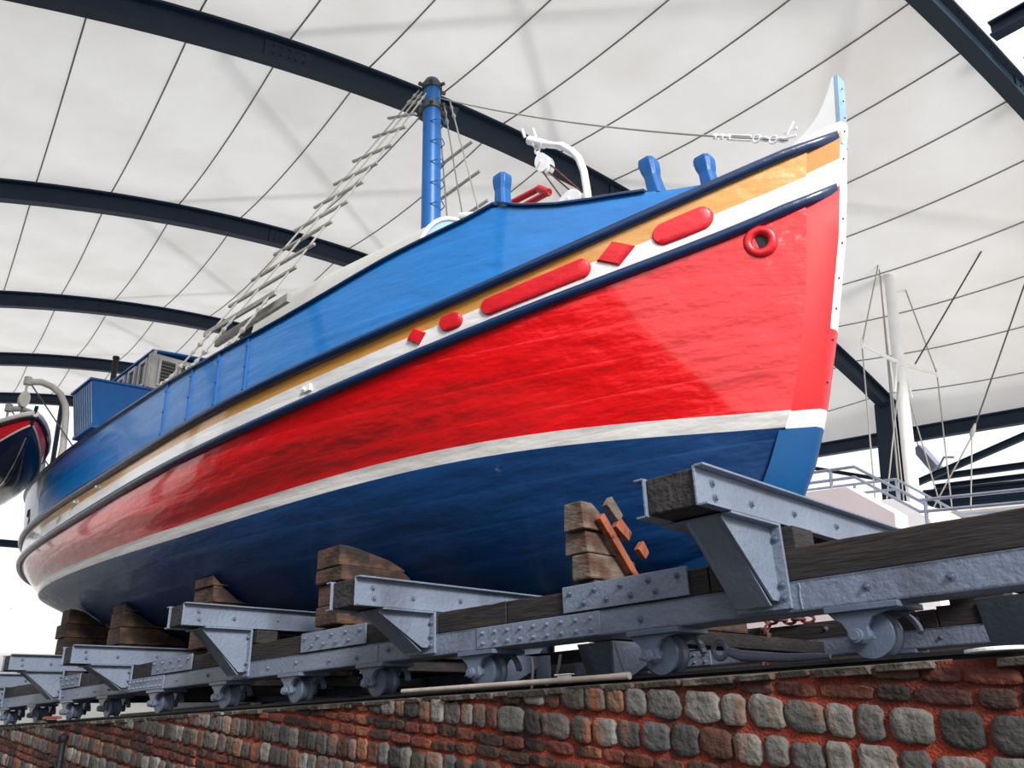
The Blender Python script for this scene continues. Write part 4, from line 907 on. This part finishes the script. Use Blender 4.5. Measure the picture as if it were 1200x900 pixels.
# ================================================================ right-hand background
def rail_fence(name, label, t, pts, dz, posts, foot):
    root = thing(name, label, 'railing', RF(pts[-1][0], t, foot), 'metal stair railings behind the bow')
    for k_, o_ in enumerate((0, -dz)):
        mb = MB(); mb.tube([RF(c, t, u + o_) for c, u in pts], .0068, 8); mb.build('top_rail' if k_ == 0 else 'lower_rail', 'railing', root, smooth='auto')
    for c in posts:
        u = np.interp(c, [p[0] for p in pts], [p[1] for p in pts]); mb = MB(); mb.tube([RF(c, t, u), RF(c, t, u - .115)], .0075, 8); mb.build('post', 'railing', root, smooth='auto')
    return root
rail_fence('stair_railing', 'nearer grey metal stair railing behind the bow above the pinkish wall', 3.2, [(-3.2, .737), (-2.005, .737), (-1.734, .5645), (-.6, .5645)], .0455, (-2.9, -2.12, -1.71, -1.3, -.8), GROUND)
rail_fence('stair_railing', 'farther grey metal stair railing behind the bow beyond the nearer one', 3.9, [(-3.6, .81), (-2.22, .805), (-1.918, .603), (-.6, .603)], .05, (-3.2, -2.45, -2.22, -1.55, -1.0), GROUND)
def lvl_prism(name, pts, t0, t1, m):
    mb = MB(); mb.prism([RF(c, t0, u) for c, u in pts], TX * (t1 - t0)); return struct(name, mb, m, bevel=.01)
lvl_prism('stair_wall', [(-3.6, .622), (-1.973, .631), (-1.771, .503), (-1.768, GROUND), (-3.6, GROUND)], 3.08, 3.17, 'stairw')
lvl_prism('stair_wall', [(-3.0, .628), (-2.012, .637), (-1.849, .529), (-1.846, GROUND), (-3.0, GROUND)], 3.5, 3.95, 'whitep')
lvl_prism('quay_deck', [(-2.6, .632), (-.4, .640), (-.4, .60), (-2.6, .60)], 3.99, 5.3, 'plank')
lvl_prism('quay_deck_wall', [(-2.6, .60), (-.4, .60), (-.4, GROUND), (-2.6, GROUND)], 4.05, 5.2, 'stairw')
MT_ = thing('yacht_mast', 'tall white yacht mast with crossed spreaders standing behind the stair railings', 'mast', RF(-2.465, 4.45, .64))
mb = MB(); mb.tube([RF(-2.440, 4.45, .64), RF(-2.45, 4.45, 1.6), RF(-2.462, 4.45, 2.48), RF(-2.463, 4.45, 2.51)], [.037, .034, .026, .02], 18); mb.build('mast_pole', 'whitep', MT_, smooth='auto')
for t_ in (4.055, 4.845):
    mb = MB(); mb.tube([RF(-2.445, 4.45, 1.595), RF(-2.434, t_, 1.613)], [.013, .008], 10); mb.tube([RF(-2.434, t_, 1.59), RF(-2.434, t_, 1.65)], .006, 6); mb.build('spreader', 'whitep', MT_, smooth='auto')
mb = MB(); mb.tube([RF(-2.445, 4.45, 1.57), RF(-2.445, 4.45, 1.63)], [.042, .042], 14); mb.tube([RF(-2.44, 4.41, 1.58), RF(-2.44, 4.36, 1.40)], .008, 6); mb.tube([RF(-2.44, 4.49, 1.58), RF(-2.44, 4.54, 1.40)], .008, 6); mb.build('mast_collar', 'whitep', MT_, smooth='auto')
mb = MB(); mb.tube([RF(-2.46, 4.425, 2.44), RF(-2.46, 4.40, 2.52)], .012, 8); mb.build('masthead_fitting', 'darkwire', MT_, smooth='auto')
for t_ in (4.055, 4.845):
    mb = MB(); mb.tube([RF(-2.46, 4.45, 2.44), RF(-2.434, t_, 1.613), RF(-2.434, t_ + (.0), .66)], .0042, 5); mb.build('shroud', 'wire', MT_)
    mb = MB(); mb.tube([RF(-2.445, 4.45, 1.56), RF(-2.434, lerp(4.45, t_, .8), .66)], .004, 5); mb.build('lower_shroud', 'wire', MT_)
mb = MB(); mb.tube([RF(-2.50, 4.43, 2.40), RF(-2.50, 4.41, .66)], .005, 5); mb.tube([RF(-2.47, 4.37, 2.2), RF(-2.47, 4.40, .66)], .004, 5); mb.build('halyard', 'wire', MT_)
mb = MB(); mb.tube([RF(-2.46, 4.42, 2.48), RF(-2.47, 4.38, 2.62), RF(-2.47, 4.33, 2.72)], .0035, 5); mb.tube([RF(-2.47, 4.33, 2.72), RF(-2.47, 4.40, 2.70), RF(-2.465, 4.44, 2.5)], .0025, 5); mb.build('antenna', 'wire', MT_)
mb = MB(); mb.tube([RF(-2.38, 4.5, 1.585), RF(-1.72, 4.5, 2.42)], .0045, 6); tag(mb.build('stay_cable', 'darkwire'), 'long thin dark cable rising right from the white mast spreader', 'cable')
st_ = thing('stay_cable', 'dark cable with a splice above two loose ends at far right', 'cable', RF(-2.1, 4.5, 1.137))
mb = MB(); mb.tube([RF(-2.10, 4.5, 1.137), RF(-1.54, 4.5, 2.31)], .0045, 6); mb.build('cable', 'darkwire', st_)
mb = MB(); mb.tube([RF(-2.115, 4.5, 1.10), RF(-2.11, 4.5, 1.12), RF(-2.10, 4.5, 1.14), RF(-2.085, 4.5, 1.175)], [.006, .013, .013, .006], 8); mb.build('splice', 'wire', st_)
for e_ in ((-2.42, .66), (-2.17, .66)):
    mb = MB(); mb.tube([RF(-2.11, 4.5, 1.11), RF(e_[0], 4.5, e_[1])], .0038, 6); mb.build('tail_line', 'wire', st_)
FL = thing('floodlight', 'grey box floodlight tilted on its bracket below the right eave beam', 'lamp', RF(-3.06, 5.85, 1.24))
def P_(c, t, u): return RF(c, t, u)
a = RF(-3.13, 5.8, 1.415); b = RF(-3.01, 5.8, 1.24); d = (b - a).normalized(); nn_ = TX.cross(d).normalized()
mb = MB(); q = [a - nn_ * .03, b - nn_ * .03, b + nn_ * .035, a + nn_ * .035]; q2 = [p + TX * .1 for p in q]; mb.hexa(q, q2); mb.build('housing', 'railing', FL, bevel=.02)
mb = MB(); mb.hexa([a + nn_ * .035 + d * .012 + TX * .01, b + nn_ * .035 - d * .012 + TX * .01, b + nn_ * .037 - d * .012 + TX * .01, a + nn_ * .037 + d * .012 + TX * .01], [p + TX * .08 for p in [a + nn_ * .035 + d * .012 + TX * .01, b + nn_ * .035 - d * .012 + TX * .01, b + nn_ * .037 - d * .012 + TX * .01, a + nn_ * .037 + d * .012 + TX * .01]]); mb.build('glass_front', 'glass', FL)
mb = MB(); mb.tube([a + TX * .05, a + TX * .05 + V(0, 0, .06)], .008, 6); mb.tube([b + TX * .05, RF(-2.93, 5.8, 1.31), RF(-2.86, 5.8, 1.30)], .008, 6); mb.build('bracket', 'railing', FL)
# ================================================================ far left: town across the harbour, its haze painted in as near-white
random.seed(3)
level_slab('bounce_cut_slab', -4.2, 10, -14, 1.0, GROUND, GROUND + .004, 'lightcut')  # unseen dark slab added to cut bounce light under the hull
for i in range(9):
    c = -62 - random.uniform(0, 8); t = -9 + i * 1.9 + random.uniform(-.2, .2); h = random.uniform(.4, 1.2)
    mb = MB(); w_ = random.uniform(.5, .75)
    mb.hexa([RF(c, t - w_, GROUND), RF(c - 1.5, t - w_, GROUND), RF(c - 1.5, t + w_, GROUND), RF(c, t + w_, GROUND)], [RF(c, t - w_, GROUND + h), RF(c - 1.5, t - w_, GROUND + h), RF(c - 1.5, t + w_, GROUND + h), RF(c, t + w_, GROUND + h)])
    mb.hexa([RF(c + .05, t - w_ - .05, GROUND + h), RF(c - 1.5, t - w_ - .05, GROUND + h), RF(c - 1.5, t + w_ + .05, GROUND + h), RF(c + .05, t + w_ + .05, GROUND + h)], [RF(c - .7, t - .05, GROUND + h + .25), RF(c - .8, t - .05, GROUND + h + .25), RF(c - .8, t + .05, GROUND + h + .25), RF(c - .7, t + .05, GROUND + h + .25)])
    tag(mb.build('far_building', 'far'), 'faint pale building far across the hazy harbour at left', 'building', 'hazy buildings across the harbour')
